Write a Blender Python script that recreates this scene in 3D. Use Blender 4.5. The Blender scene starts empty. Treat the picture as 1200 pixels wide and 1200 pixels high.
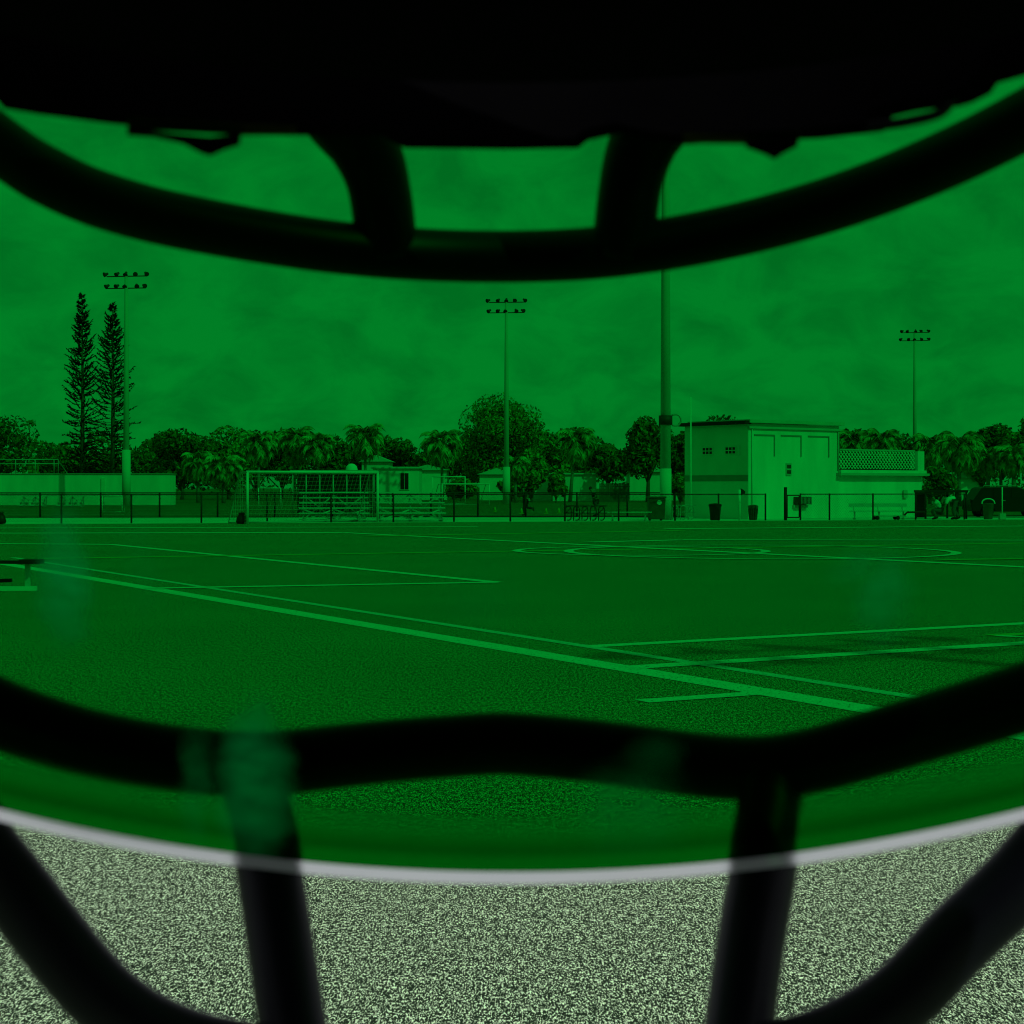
import bpy, math, random
import numpy as np
from mathutils import Vector, Matrix

# ------------------------------------------------------------------ scene
S = bpy.context.scene
COL = S.collection
F, HY, CH = 2050.0, 572.0, 1.7          # focal length and horizon of the 1200 px photo, eye height
PI = math.pi
R = math.radians

def G(px, py, z=0.0):                    # ground point that the photo shows at px, py
    d = F * (CH - z) / (py - HY)
    return Vector(((px - 600) / F * d, d, z))

def P(px, py, d):                        # point at depth d
    return Vector(((px - 600) / F * d, d, CH - (py - HY) * d / F))

def DEP(py):
    return F * CH / (py - HY)

# ------------------------------------------------------------------ materials
def mat(name, col, rough=0.8, var=0.0, scale=3.0, spec=0.3, metal=0.0, col2=None, detail=4.0, bump=0.0, stretch=None):
    m = bpy.data.materials.new(name)
    m.use_nodes = True
    nt = m.node_tree
    b = nt.nodes['Principled BSDF']
    b.inputs['Roughness'].default_value = rough
    b.inputs['Specular IOR Level'].default_value = spec
    b.inputs['Metallic'].default_value = metal
    c4 = (*col, 1)
    b.inputs['Base Color'].default_value = c4
    if var > 0 or col2:
        tc = nt.nodes.new('ShaderNodeTexCoord')
        src = tc.outputs['Object']
        if stretch:
            mp = nt.nodes.new('ShaderNodeMapping')
            mp.inputs['Scale'].default_value = stretch
            nt.links.new(src, mp.inputs['Vector'])
            src = mp.outputs['Vector']
        n = nt.nodes.new('ShaderNodeTexNoise')
        n.inputs['Scale'].default_value = scale
        n.inputs['Detail'].default_value = detail
        nt.links.new(src, n.inputs['Vector'])
        r = nt.nodes.new('ShaderNodeValToRGB')
        r.color_ramp.elements[0].position = 0.3
        r.color_ramp.elements[1].position = 0.7
        lo = tuple(max(0, c * (1 - var)) for c in col)
        hi = col2 if col2 else tuple(min(1, c * (1 + var)) for c in col)
        r.color_ramp.elements[0].color = (*lo, 1)
        r.color_ramp.elements[1].color = (*hi, 1)
        nt.links.new(n.outputs['Fac'], r.inputs['Fac'])
        nt.links.new(r.outputs['Color'], b.inputs['Base Color'])
        if bump > 0:
            bp = nt.nodes.new('ShaderNodeBump')
            bp.inputs['Strength'].default_value = bump
            bp.inputs['Distance'].default_value = 0.02
            nt.links.new(n.outputs['Fac'], bp.inputs['Height'])
            nt.links.new(bp.outputs['Normal'], b.inputs['Normal'])
    return m

M = {}
M['white_wall'] = mat('white_wall_paint', (.64, .64, .61), .85, .10, 1.1, detail=7, stretch=(1, 1, .22))
M['cream_wall'] = mat('cream_wall_paint', (.72, .71, .66), .85, .1, .5)
M['tan_wall'] = mat('tan_wall_paint', (.70, .66, .59), .85, .08, .8)
M['band'] = mat('brown_band_paint', (.30, .28, .25), .8, .1, 1)
M['dark_trim'] = mat('dark_trim', (.012, .012, .014), .7, .2, 2)
M['trim'] = mat('grey_trim', (.42, .42, .40), .8, .1, 1)
M['panel_shade'] = mat('painted_panel_shadow', (.25, .25, .24), .9, .1, 1)
M['concrete'] = mat('spun_concrete', (.42, .41, .39), .85, .12, 1.2, stretch=(1, 1, .15))
M['pale_concrete'] = mat('pale_concrete', (.54, .54, .51), .85, .06, 1.0)
M['steel'] = mat('galvanised_steel', (.38, .39, .40), .5, .1, 2, metal=.3)
M['alu'] = mat('aluminium_plank', (.55, .56, .57), .5, .08, 2, metal=.3)
M['white_metal'] = mat('white_painted_metal', (.7, .7, .68), .5, .06, 2)
M['black_metal'] = mat('black_coated_metal', (.012, .012, .013), .6, .3, 3)
M['black_plastic'] = mat('black_plastic', (.01, .01, .011), .5, .3, 3)
M['green_plastic'] = mat('dark_green_plastic', (.03, .07, .05), .55, .2, 3)
M['grey_bin'] = mat('grey_green_bin', (.08, .10, .09), .6, .25, 4)
M['lamp'] = mat('dark_lamp_housing', (.03, .03, .032), .6, .2, 2)
M['glass_dark'] = mat('dark_window_glass', (.01, .011, .013), .25, .2, 1, spec=.35)
M['ac'] = mat('air_conditioner', (.05, .05, .05), .6, .3, 8)
M['shadow_screen'] = mat('dark_mesh_screen', (.07, .075, .07), .9, .2, 3)
M['wood'] = mat('weathered_fence_wood', (.12, .10, .08), .85, .3, 2, stretch=(6, 6, .6))
M['roof_white'] = mat('pale_roofing', (.55, .55, .54), .8, .08, .6)
M['bark'] = mat('bark', (.11, .095, .075), .9, .3, 3, stretch=(3, 3, .6))
M['palm_bark'] = mat('palm_bark', (.22, .20, .17), .9, .25, 4, stretch=(.4, .4, 4))
M['skin'] = mat('skin', (.30, .18, .12), .6, .08, 8)
M['hair'] = mat('dark_hair', (.012, .010, .009), .6, .2, 30)
M['cloth_dark'] = mat('dark_sports_cloth', (.018, .02, .028), .85, .2, 10)
M['cloth_white'] = mat('white_cloth', (.72, .72, .70), .85, .06, 10)
M['cloth_grey'] = mat('grey_trousers', (.09, .09, .10), .85, .2, 10)
M['rubber'] = mat('rubber', (.012, .012, .012), .8, .2, 6)
M['cone'] = mat('yellow_cone_plastic', (.65, .5, .08), .6, .05, 4)
M['car_paint'] = mat('dark_car_paint', (.006, .007, .009), .45, .1, 1, spec=.25)
M['net'] = mat('white_net_cord', (.6, .6, .58), .9, .05, 3)
M['red_lens'] = mat('red_lamp_lens', (.25, .01, .01), .3, .1, 3)

def leaf_mat(name, c1, c2, trans=.25, scale=1.8):
    m = bpy.data.materials.new(name)
    m.use_nodes = True
    nt = m.node_tree
    out = nt.nodes['Material Output']
    nt.nodes.remove(nt.nodes['Principled BSDF'])
    tc = nt.nodes.new('ShaderNodeTexCoord')
    n = nt.nodes.new('ShaderNodeTexNoise')
    n.inputs['Scale'].default_value = scale
    n.inputs['Detail'].default_value = 5
    nt.links.new(tc.outputs['Object'], n.inputs['Vector'])
    r = nt.nodes.new('ShaderNodeValToRGB')
    r.color_ramp.elements[0].position = .36
    r.color_ramp.elements[1].position = .60
    r.color_ramp.elements[0].color = (*c1, 1)
    r.color_ramp.elements[1].color = (*c2, 1)
    nt.links.new(n.outputs['Fac'], r.inputs['Fac'])
    d = nt.nodes.new('ShaderNodeBsdfDiffuse')
    t = nt.nodes.new('ShaderNodeBsdfTranslucent')
    mx = nt.nodes.new('ShaderNodeMixShader')
    mx.inputs['Fac'].default_value = trans
    nt.links.new(r.outputs['Color'], d.inputs['Color'])
    nt.links.new(r.outputs['Color'], t.inputs['Color'])
    nt.links.new(d.outputs[0], mx.inputs[1])
    nt.links.new(t.outputs[0], mx.inputs[2])
    nt.links.new(mx.outputs[0], out.inputs['Surface'])
    return m

M['leaf_dark'] = leaf_mat('dark_foliage', (.014, .030, .009), (.19, .28, .08))
M['leaf_mid'] = leaf_mat('green_foliage', (.03, .055, .017), (.34, .46, .13))
M['leaf_light'] = leaf_mat('light_foliage', (.05, .08, .025), (.38, .48, .15))
M['leaf_palm'] = leaf_mat('palm_foliage', (.05, .08, .03), (.52, .60, .26), .3, 1.1)
M['leaf_pine'] = leaf_mat('pine_foliage', (.006, .011, .005), (.02, .035, .014), .1, 1.5)

# ------------------------------------------------------------------ mesh builder
class MB:
    def __init__(s):
        s.v = []; s.f = []
    def add(s, vs, fs):
        n = len(s.v)
        s.v += [tuple(p) for p in vs]
        s.f += [tuple(i + n for i in q) for q in fs]
        return s
    def box(s, c, size, rz=0.0, taper=1.0):
        hx, hy, hz = size[0] / 2, size[1] / 2, size[2] / 2
        ca, sa = math.cos(rz), math.sin(rz)
        vs = []
        for z, t in ((-hz, 1.0), (hz, taper)):
            for x, y in ((-hx, -hy), (hx, -hy), (hx, hy), (-hx, hy)):
                x, y = x * t, y * t
                vs.append((c[0] + x * ca - y * sa, c[1] + x * sa + y * ca, c[2] + z))
        return s.add(vs, [(3, 2, 1, 0), (4, 5, 6, 7), (0, 1, 5, 4), (1, 2, 6, 5), (2, 3, 7, 6), (3, 0, 4, 7)])
    def tube(s, pts, r, n=8, cap=True):
        pts = [Vector(p) for p in pts]
        rs = r if isinstance(r, (list, tuple)) else [r] * len(pts)
        vs = []; fs = []
        up = None
        for i, p in enumerate(pts):
            a = pts[max(0, i - 1)]; b = pts[min(len(pts) - 1, i + 1)]
            t = (b - a).normalized()
            if up is None:
                up = t.orthogonal().normalized()
            up = (up - t * up.dot(t))
            up = up.normalized() if up.length > 1e-6 else t.orthogonal().normalized()
            w = t.cross(up)
            for k in range(n):
                an = 2 * PI * k / n
                vs.append(p + (up * math.cos(an) + w * math.sin(an)) * rs[i])
        for i in range(len(pts) - 1):
            for k in range(n):
                k2 = (k + 1) % n
                fs.append((i * n + k, i * n + k2, (i + 1) * n + k2, (i + 1) * n + k))
        if cap:
            fs.append(tuple(reversed(range(n))))
            fs.append(tuple((len(pts) - 1) * n + k for k in range(n)))
        return s.add(vs, fs)
    def bar(s, a, b, w, h=None):
        """rectangular bar from a to b"""
        h = h or w
        a = Vector(a); b = Vector(b)
        t = (b - a).normalized()
        u = t.cross(Vector((0, 0, 1)))
        if u.length < 1e-4: u = Vector((1, 0, 0))
        u.normalize(); v = u.cross(t)
        vs = []
        for p in (a, b):
            for x, y in ((-1, -1), (1, -1), (1, 1), (-1, 1)):
                vs.append(p + u * x * w / 2 + v * y * h / 2)
        return s.add(vs, [(0, 1, 2, 3), (7, 6, 5, 4), (0, 4, 5, 1), (1, 5, 6, 2), (2, 6, 7, 3), (3, 7, 4, 0)])
    def lathe(s, prof, c=(0, 0, 0), n=16, mtx=None):
        vs = []; fs = []
        for r_, z in prof:
            for k in range(n):
                an = 2 * PI * k / n
                p = Vector((r_ * math.cos(an), r_ * math.sin(an), z))
                if mtx: p = mtx @ p
                vs.append(p + Vector(c))
        for i in range(len(prof) - 1):
            for k in range(n):
                k2 = (k + 1) % n
                fs.append((i * n + k, i * n + k2, (i + 1) * n + k2, (i + 1) * n + k))
        fs.append(tuple(reversed(range(n))))
        fs.append(tuple((len(prof) - 1) * n + k for k in range(n)))
        return s.add(vs, fs)
    def prism(s, poly, y0, y1):
        """polygon in xz extruded along y"""
        n = len(poly)
        vs = [(x, y0, z) for x, z in poly] + [(x, y1, z) for x, z in poly]
        fs = [tuple(range(n)), tuple(reversed(range(n, 2 * n)))]
        for i in range(n):
            j = (i + 1) % n
            fs.append((i, i + n, j + n, j))
        return s.add(vs, fs)
    def build(s, name, m, parent=None, smooth=False, bevel=0.0):
        me = bpy.data.meshes.new(name)
        me.from_pydata(s.v, [], s.f)
        me.validate()
        me.update()
        if m: me.materials.append(m)
        o = bpy.data.objects.new(name, me)
        COL.objects.link(o)
        if parent: o.parent = parent
        if smooth:
            for p in me.polygons: p.use_smooth = True
        if bevel > 0:
            b = o.modifiers.new('bevel', 'BEVEL'); b.width = bevel; b.segments = 2
        return o

def thing(name, label, cat, loc=(0, 0, 0), rz=0.0, group=None):
    o = bpy.data.objects.new(name, None)
    COL.objects.link(o)
    o.empty_display_size = .2
    o.location = loc; o.rotation_euler = (0, 0, rz)
    o['label'] = label; o['category'] = cat
    if group: o['group'] = group
    return o

def tag(o, label, cat, group=None, kind=None):
    o['label'] = label; o['category'] = cat
    if group: o['group'] = group
    if kind: o['kind'] = kind
    return o

def struct(o):
    o['kind'] = 'structure'
    return o

def dup(root, loc, rz, label, scale=None):
    r = root.copy(); COL.objects.link(r)
    r.location = loc; r.rotation_euler = (0, 0, rz); r['label'] = label
    if scale: r.scale = scale
    for ch in list(root.children):
        c = ch.copy(); COL.objects.link(c); c.parent = r
        for g in list(ch.children):
            d = g.copy(); COL.objects.link(d); d.parent = c
    return r

# ------------------------------------------------------------------ world and sun
SUN_EL, SUN_AZ = R(42), R(137)
w = bpy.data.worlds.new('World'); S.world = w
w.use_nodes = True
nt = w.node_tree
bg = nt.nodes['Background']
bg.inputs['Strength'].default_value = 0.10
sky = nt.nodes.new('ShaderNodeTexSky')
sky.sky_type = 'NISHITA'
sky.sun_disc = False
sky.sun_elevation = SUN_EL
sky.sun_rotation = SUN_AZ
sky.dust_density = 2.0
tc = nt.nodes.new('ShaderNodeTexCoord')
sep = nt.nodes.new('ShaderNodeSeparateXYZ')
nt.links.new(tc.outputs['Generated'], sep.inputs[0])
# cloud layer on a flat ceiling: direction / (z + k)
ad = nt.nodes.new('ShaderNodeMath'); ad.operation = 'ADD'; ad.inputs[1].default_value = .55
nt.links.new(sep.outputs['Z'], ad.inputs[0])
mxz = nt.nodes.new('ShaderNodeMath'); mxz.operation = 'MAXIMUM'; mxz.inputs[1].default_value = .05
nt.links.new(ad.outputs[0], mxz.inputs[0])
dx = nt.nodes.new('ShaderNodeMath'); dx.operation = 'DIVIDE'
dy = nt.nodes.new('ShaderNodeMath'); dy.operation = 'DIVIDE'
nt.links.new(sep.outputs['X'], dx.inputs[0]); nt.links.new(mxz.outputs[0], dx.inputs[1])
nt.links.new(sep.outputs['Y'], dy.inputs[0]); nt.links.new(mxz.outputs[0], dy.inputs[1])
cmb = nt.nodes.new('ShaderNodeCombineXYZ')
nt.links.new(dx.outputs[0], cmb.inputs['X']); nt.links.new(dy.outputs[0], cmb.inputs['Y'])
cn = nt.nodes.new('ShaderNodeTexNoise')
cn.inputs['Scale'].default_value = 13; cn.inputs['Detail'].default_value = 9; cn.inputs['Roughness'].default_value = .58
cn.inputs['Distortion'].default_value = .4
nt.links.new(cmb.outputs[0], cn.inputs['Vector'])
cr = nt.nodes.new('ShaderNodeValToRGB')
cr.color_ramp.elements[0].position = .34; cr.color_ramp.elements[0].color = (3.7, 4.0, 4.45, 1)
cr.color_ramp.elements[1].position = .60; cr.color_ramp.elements[1].color = (5.7, 5.9, 6.2, 1)
nt.links.new(cn.outputs['Fac'], cr.inputs['Fac'])
mix = nt.nodes.new('ShaderNodeMix'); mix.data_type = 'RGBA'
mix.inputs['Factor'].default_value = .88
nt.links.new(sky.outputs['Color'], mix.inputs['A'])
nt.links.new(cr.outputs['Color'], mix.inputs['B'])
nt.links.new(mix.outputs['Result'], bg.inputs['Color'])

sl = bpy.data.lights.new('sun', 'SUN')
sl.energy = 2.6; sl.angle = R(.5); sl.color = (1, .96, .9)
so = bpy.data.objects.new('sun', sl); COL.objects.link(so)
sdir = Vector((math.sin(SUN_AZ) * math.cos(SUN_EL), math.cos(SUN_AZ) * math.cos(SUN_EL), math.sin(SUN_EL)))
so.rotation_euler = sdir.to_track_quat('Z', 'Y').to_euler()
so.location = sdir * 60

# ------------------------------------------------------------------ camera
cam = bpy.data.cameras.new('camera')
cam.sensor_width = 36; cam.lens = 36 * F / 1200
cam.shift_y = (HY - 600) / 1200
cam.clip_start = .01; cam.clip_end = 8000
cam.dof.use_dof = True; cam.dof.focus_distance = 45
cam.dof.aperture_fstop = 66
co = bpy.data.objects.new('camera', cam); COL.objects.link(co)
co.location = (0, 0, CH); co.rotation_euler = (PI / 2, 0, 0)
S.camera = co
S.view_settings.view_transform = 'Standard'; S.view_settings.look = 'None'; S.view_settings.exposure = 0
S.cycles.transparent_max_bounces = 24
S.cycles.filter_width = 1.1

# ------------------------------------------------------------------ ground
def sheet(name, pts, z, m):
    b = MB(); b.add([(p[0], p[1], z) for p in pts], [tuple(range(len(pts)))])
    return struct(b.build(name, m))

def ground_mat(name, dark, light, scale, stretch, lo=.42, hi=.62, big=.25, fine=False):
    m = bpy.data.materials.new(name); m.use_nodes = True
    nt = m.node_tree; b = nt.nodes['Principled BSDF']
    b.inputs['Roughness'].default_value = .9; b.inputs['Specular IOR Level'].default_value = .1
    tc = nt.nodes.new('ShaderNodeTexCoord')
    mp = nt.nodes.new('ShaderNodeMapping'); mp.inputs['Scale'].default_value = stretch
    nt.links.new(tc.outputs['Object'], mp.inputs['Vector'])
    n = nt.nodes.new('ShaderNodeTexNoise'); n.inputs['Scale'].default_value = scale; n.inputs['Detail'].default_value = 3.2; n.inputs['Roughness'].default_value = 1.0
    nt.links.new(mp.outputs[0], n.inputs['Vector'])
    r = nt.nodes.new('ShaderNodeValToRGB')
    r.color_ramp.elements[0].position = lo; r.color_ramp.elements[0].color = (*dark, 1)
    r.color_ramp.elements[1].position = hi; r.color_ramp.elements[1].color = (*light, 1)
    nt.links.new(n.outputs['Fac'], r.inputs['Fac'])
    if fine:
        n.inputs['Detail'].default_value = 1.0
        nb = nt.nodes.new('ShaderNodeTexNoise'); nb.inputs['Scale'].default_value = scale * .28; nb.inputs['Detail'].default_value = 1; nb.inputs['Roughness'].default_value = 1.0
        nt.links.new(mp.outputs[0], nb.inputs['Vector'])
        mxn = nt.nodes.new('ShaderNodeMix'); mxn.inputs['Factor'].default_value = .26
        nt.links.new(n.outputs['Fac'], mxn.inputs['A']); nt.links.new(nb.outputs['Fac'], mxn.inputs['B'])
        nt.links.new(mxn.outputs['Result'], r.inputs['Fac'])
    n2 = nt.nodes.new('ShaderNodeTexNoise'); n2.inputs['Scale'].default_value = .35; n2.inputs['Detail'].default_value = 5
    nt.links.new(tc.outputs['Object'], n2.inputs['Vector'])
    mr = nt.nodes.new('ShaderNodeMapRange'); mr.inputs['From Min'].default_value = .3; mr.inputs['From Max'].default_value = .7
    mr.inputs['To Min'].default_value = 1 - big; mr.inputs['To Max'].default_value = 1 + big
    nt.links.new(n2.outputs['Fac'], mr.inputs['Value'])
    mm = nt.nodes.new('ShaderNodeMix'); mm.data_type = 'RGBA'; mm.blend_type = 'MULTIPLY'; mm.inputs['Factor'].default_value = 1
    nt.links.new(r.outputs['Color'], mm.inputs['A'])
    nt.links.new(mr.outputs['Result'], mm.inputs['B'])
    nt.links.new(mm.outputs['Result'], b.inputs['Base Color'])
    return m

M['lawn'] = ground_mat('rough_lawn', (.05, .075, .03), (.15, .19, .09), 3, (1, .4, 1), .40, .62)
M['turf'] = ground_mat('artificial_turf', (.001, .013, .001), (.62, .89, .52), 140, (1, .31, 1), .490, .640, .08, fine=True)
M['track'] = mat('pale_running_track', (.58, .57, .53), .9, .06, .4)
def line_mat(name, col):
    m = mat(name, col, .9, .3, 60, detail=2)
    nt = m.node_tree; out = nt.nodes['Material Output']; b = nt.nodes['Principled BSDF']
    tc = nt.nodes.new('ShaderNodeTexCoord')
    mp = nt.nodes.new('ShaderNodeMapping'); mp.inputs['Scale'].default_value = (1, .3, 1)
    nt.links.new(tc.outputs['Object'], mp.inputs['Vector'])
    n = nt.nodes.new('ShaderNodeTexNoise'); n.inputs['Scale'].default_value = 34; n.inputs['Detail'].default_value = 3; n.inputs['Roughness'].default_value = .9
    nt.links.new(mp.outputs[0], n.inputs['Vector'])
    mr = nt.nodes.new('ShaderNodeMapRange'); mr.inputs['From Min'].default_value = .33; mr.inputs['From Max'].default_value = .41
    nt.links.new(n.outputs['Fac'], mr.inputs['Value'])
    t = nt.nodes.new('ShaderNodeBsdfTransparent'); ms = nt.nodes.new('ShaderNodeMixShader')
    nt.links.new(mr.outputs[0], ms.inputs[0]); nt.links.new(t.outputs[0], ms.inputs[1]); nt.links.new(b.outputs[0], ms.inputs[2])
    nt.links.new(ms.outputs[0], out.inputs['Surface'])
    return m
M['line_white'] = line_mat('white_turf_line', (.62, .63, .60))
M['line_blue'] = line_mat('pale_blue_turf_line', (.42, .54, .58))
M['line_yellow'] = line_mat('yellow_turf_line', (.44, .42, .12))

sheet('ground', [(-3000, -300), (3000, -300), (3000, 6000), (-3000, 6000)], -.012, M['lawn'])
eL, eR = G(0, 614.3), G(1200, 608.8)
ed = (eR - eL)
A0, A1 = eL - ed * 2, eR + ed * 2
sheet('turf_field', [(-160, -40), (160, -40), A1, A0], 0.0, M['turf'])
tL, tR = G(0, 606.7), G(1200, 605.2)
td = tR - tL
sheet('running_track', [A0 + Vector((0, .05, 0)), A1 + Vector((0, .05, 0)), tR + td * 2, tL - td * 2], -.004, M['track'])
qL, qR = G(0, 592), G(1200, 590)
qd = qR - qL
for yy in (597.0, 600.4, 603.0):
    a, b = G(-100, yy), G(900, yy - .8)
    n = Vector((0, .22, 0))
    sheet('practice_field_line', [a - n, b - n, b + n, a + n], -.004, M['line_white'])

def fline(name, pts, wd, m, z=.005):
    """flat painted band along ground points"""
    pts = [Vector((p.x, p.y, 0)) for p in pts]
    vs = []; fs = []
    for i, p in enumerate(pts):
        a = pts[max(0, i - 1)]; b = pts[min(len(pts) - 1, i + 1)]
        t = (b - a).normalized(); n = Vector((-t.y, t.x, 0)) * wd / 2
        vs += [(p + n), (p - n)]
    vs = [(q.x, q.y, z) for q in vs]
    for i in range(len(pts) - 1):
        fs.append((2 * i, 2 * i + 1, 2 * i + 3, 2 * i + 2))
    return struct(MB().add(vs, fs).build(name, m))

zc = [.004]
def L(name, a, b, wd, m):
    zc[0] += .0006
    pa, pb = G(*a), G(*b)
    fline(name, [pa.lerp(pb, i / 12) for i in range(13)], wd, M[m], zc[0])
L('sideline', (-60, 649.9), (1330, 884.5), .34, 'line_white')
L('sideline', (15, 653.5), (1330, 857.5), .17, 'line_blue')
L('yard_line', (690, 758), (1330, 724), .25, 'line_white')
L('yard_line', (735, 783), (1330, 746), .29, 'line_white')
L('hash_mark', (752, 822.5), (880, 813.5), .22, 'line_white')
L('corner_line', (1160, 745), (1330, 739), .26, 'line_yellow')
L('corner_line', (1168, 745.5), (1330, 753), .16, 'line_white')
L('penalty_area_line', (130, 638.2), (582, 682.8), .3, 'line_white')
L('penalty_area_line', (-40, 637.3), (130, 638.2), .6, 'line_white')
L('penalty_area_line', (170, 690), (582, 682.8), .34, 'line_white')
L('pitch_line', (50, 655), (1300, 635.2), .5, 'line_yellow')
L('pitch_line', (-40, 625.2), (400, 624.3), 1.0, 'line_white')
L('pitch_line', (400, 624.3), (1300, 670), .45, 'line_white')
L('pitch_line', (-40, 619.2), (560, 617.5), .8, 'line_white')
L('pitch_line', (430, 628.6), (800, 622), .7, 'line_yellow')
L('pitch_line', (690, 635.7), (800, 633), .6, 'line_white')
L('pitch_line', (800, 633), (1300, 633.6), .6, 'line_white')
L('pitch_line', (780, 620), (1300, 616), .9, 'line_white')
L('pitch_line', (1100, 656.6), (1300, 654), .5, 'line_yellow')
def circ(px, py, rr, wd, m):
    zc[0] += .0006
    c = G(px, py)
    fline('centre_circle', [c + Vector((rr * math.cos(t * 2 * PI / 96), rr * math.sin(t * 2 * PI / 96), 0)) for t in range(97)], wd, M[m], zc[0])
circ(751, 645.8, 3.35, .25, 'line_white')
circ(890, 646.6, 5.1, .27, 'line_white')

# ------------------------------------------------------------------ helmet (camera looks out of it)
HB = Vector((0, .09, 1.58))
helmet = thing('football_helmet', 'black football helmet seen from inside, with green tinted visor and black face guard', 'helmet', HB)

def ell(k, D0, a, b):
    c = D0 - b
    A = 1 / b ** 2 + k * k / a ** 2
    B = c / b ** 2
    C = c * c / b ** 2 - 1
    return (B + math.sqrt(max(0, B * B - A * C))) / A
def interp(x, tab):
    if x <= tab[0][0]: return tab[0][1]
    for (x0, y0), (x1, y1) in zip(tab, tab[1:]):
        if x <= x1: return y0 + (y1 - y0) * (x - x0) / (x1 - x0)
    return tab[-1][1]
DT = [(-200, .225), (0, .245), (165, .255), (300, .262), (570, .25), (880, .222), (1200, .205), (1500, .185)]
def HP(px, py, off=0.0, a=.104, b=.165):
    k = (px - 600) / F
    d = ell(k, interp(py, DT) + off, a, b)
    return P(px, py, d) - HB
def spline(pts, n=6):
    pts = [Vector(p) for p in pts]
    out = []
    for i in range(len(pts) - 1):
        p0 = pts[max(0, i - 1)]; p1 = pts[i]; p2 = pts[i + 1]; p3 = pts[min(len(pts) - 1, i + 2)]
        for k in range(n):
            t = k / n
            out.append(.5 * ((2 * p1) + (p2 - p0) * t + (2 * p0 - 5 * p1 + 4 * p2 - p3) * t * t + (3 * p1 - p0 - 3 * p2 + p3) * t ** 3))
    out.append(pts[-1])
    return out

M['helmet_black'] = mat('helmet_black_shell', (.004, .004, .0045), .9, .2, 20, spec=.05)
M['guard_black'] = mat('face_guard_vinyl', (.0026, .0032, .0065), .45, .15, 40, spec=.16)
M['pad'] = mat('black_foam_pad', (.0025, .0025, .003), 1.0, .2, 60, spec=.0)
M['olive'] = leaf_mat('olive_clip_plastic', (.10, .10, .02), (.16, .16, .03), .8, 200)

# shell: dome round the camera with a face opening
sv = []; sf = []
NA, NR = 96, 22
zc0, azs = CH, .135
for i in range(NA):
    th = 2 * PI * i / NA
    d = min(th, 2 * PI - th)
    dd = math.degrees(d)
    if dd < 46: zb = CH + .047
    elif dd < 62: zb = CH + .047 - (dd - 46) / 16 * .158
    else: zb = CH - .111
    for j in range(NR):
        t = j / (NR - 1)
        z = zb + (CH + azs - zb) * (1 - (1 - t) ** 1.9) * .9999
        q = math.sqrt(max(0, 1 - ((z - zc0) / azs) ** 2))
        sv.append(Vector((math.sin(th) * .112 * q, .045 + math.cos(th) * .163 * q, z)) - HB)
for i in range(NA):
    i2 = (i + 1) % NA
    for j in range(NR - 1):
        sf.append((i * NR + j, i2 * NR + j, i2 * NR + j + 1, i * NR + j + 1))
o = MB().add(sv, sf).build('shell', M['helmet_black'], helmet, True)
md = o.modifiers.new('thick', 'SOLIDIFY'); md.thickness = .005; md.offset = 1

# brow pad with the uneven lower outline
prof = [(-420, -60), (-200, 25), (-30, 78), (0, 97), (7, 106), (20, 122), (60, 129), (145, 140), (290, 153), (350, 153), (452, 153), (466, 162), (478, 168), (600, 169.5), (676, 168), (686, 159), (724, 150), (760, 158), (800, 164), (835, 161), (950, 157), (1024, 149), (1034, 131), (1060, 125), (1100, 119), (1108, 120), (1125, 115), (1146, 104), (1154, 92), (1200, 79), (1400, 15), (1620, -60)]
bv = []; bf = []
xs = [p[0] for p in prof]
cols = sorted(set(list(np.linspace(-420, 1620, 90)) + xs))
for px in cols:
    yb = interp(px, prof)
    for yy in (yb, yb - 30, yb - 90, yb - 190):
        k = (px - 600) / F
        bv.append(P(px, yy, ell(k, .207, .102, .158)) - HB)
for i in range(len(cols) - 1):
    for j in range(3):
        bf.append((i * 4 + j, (i + 1) * 4 + j, (i + 1) * 4 + j + 1, i * 4 + j + 1))
o = MB().add(bv, bf).build('brow_pad', M['pad'], helmet)
md = o.modifiers.new('thick', 'SOLIDIFY'); md.thickness = .006; md.offset = 0

RB = .0040
def hbar(pts, r=RB, n=7):
    q = spline([HP(*p) for p in pts], n)
    for it in range(14):
        q = [q[0]] + [(q[i - 1] + q[i] * 2 + q[i + 1]) / 4 for i in range(1, len(q) - 1)] + [q[-1]]
    if isinstance(r, list):
        r = [interp(i, [(k * n, v) for k, v in enumerate(r)]) for i in range(len(q))]
    MB().tube(q, r, 14).build('guard_bar', M['guard_black'], helmet, True)
hbar([(-330, -120), (-150, 48), (0, 171), (50, 204), (100, 228), (150, 244), (200, 257), (300, 276), (400, 291), (500, 299), (600, 301), (700, 297), (800, 283), (900, 261), (1000, 231), (1100, 191), (1200, 142), (1350, 52), (1530, -120)], [.0034, .0034, .0036] + [.0039] * 14 + [.0037, .0036, .0034, .0034])
hbar([(-400, 520), (-200, 695), (-80, 795), (0, 837), (60, 858), (100, 870), (170, 884), (240, 893), (296, 896), (345, 892), (450, 880), (560, 872), (600, 871), (700, 880), (800, 894), (850, 899), (900, 900), (950, 892), (1000, 878), (1100, 848), (1200, 817), (1300, 780), (1420, 690), (1600, 520)])
hbar([(-420, 560), (-260, 720), (-100, 905), (0, 1020), (65, 1105), (130, 1180), (220, 1228), (345, 1247), (600, 1252), (850, 1247), (960, 1228), (1060, 1170), (1122, 1098), (1200, 1030), (1300, 905), (1460, 720), (1620, 560)])
hbar([(294, 894), (303, 950), (312, 1000), (328, 1100), (342, 1200), (352, 1247)])
hbar([(905, 902), (902, 960), (893, 1030), (880, 1100), (867, 1200), (860, 1247)])
hbar([(368, 40), (398, 120), (424, 165), (445, 215), (453, 295)], [.0085, .0068, .0052, .0046, .0046])
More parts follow.
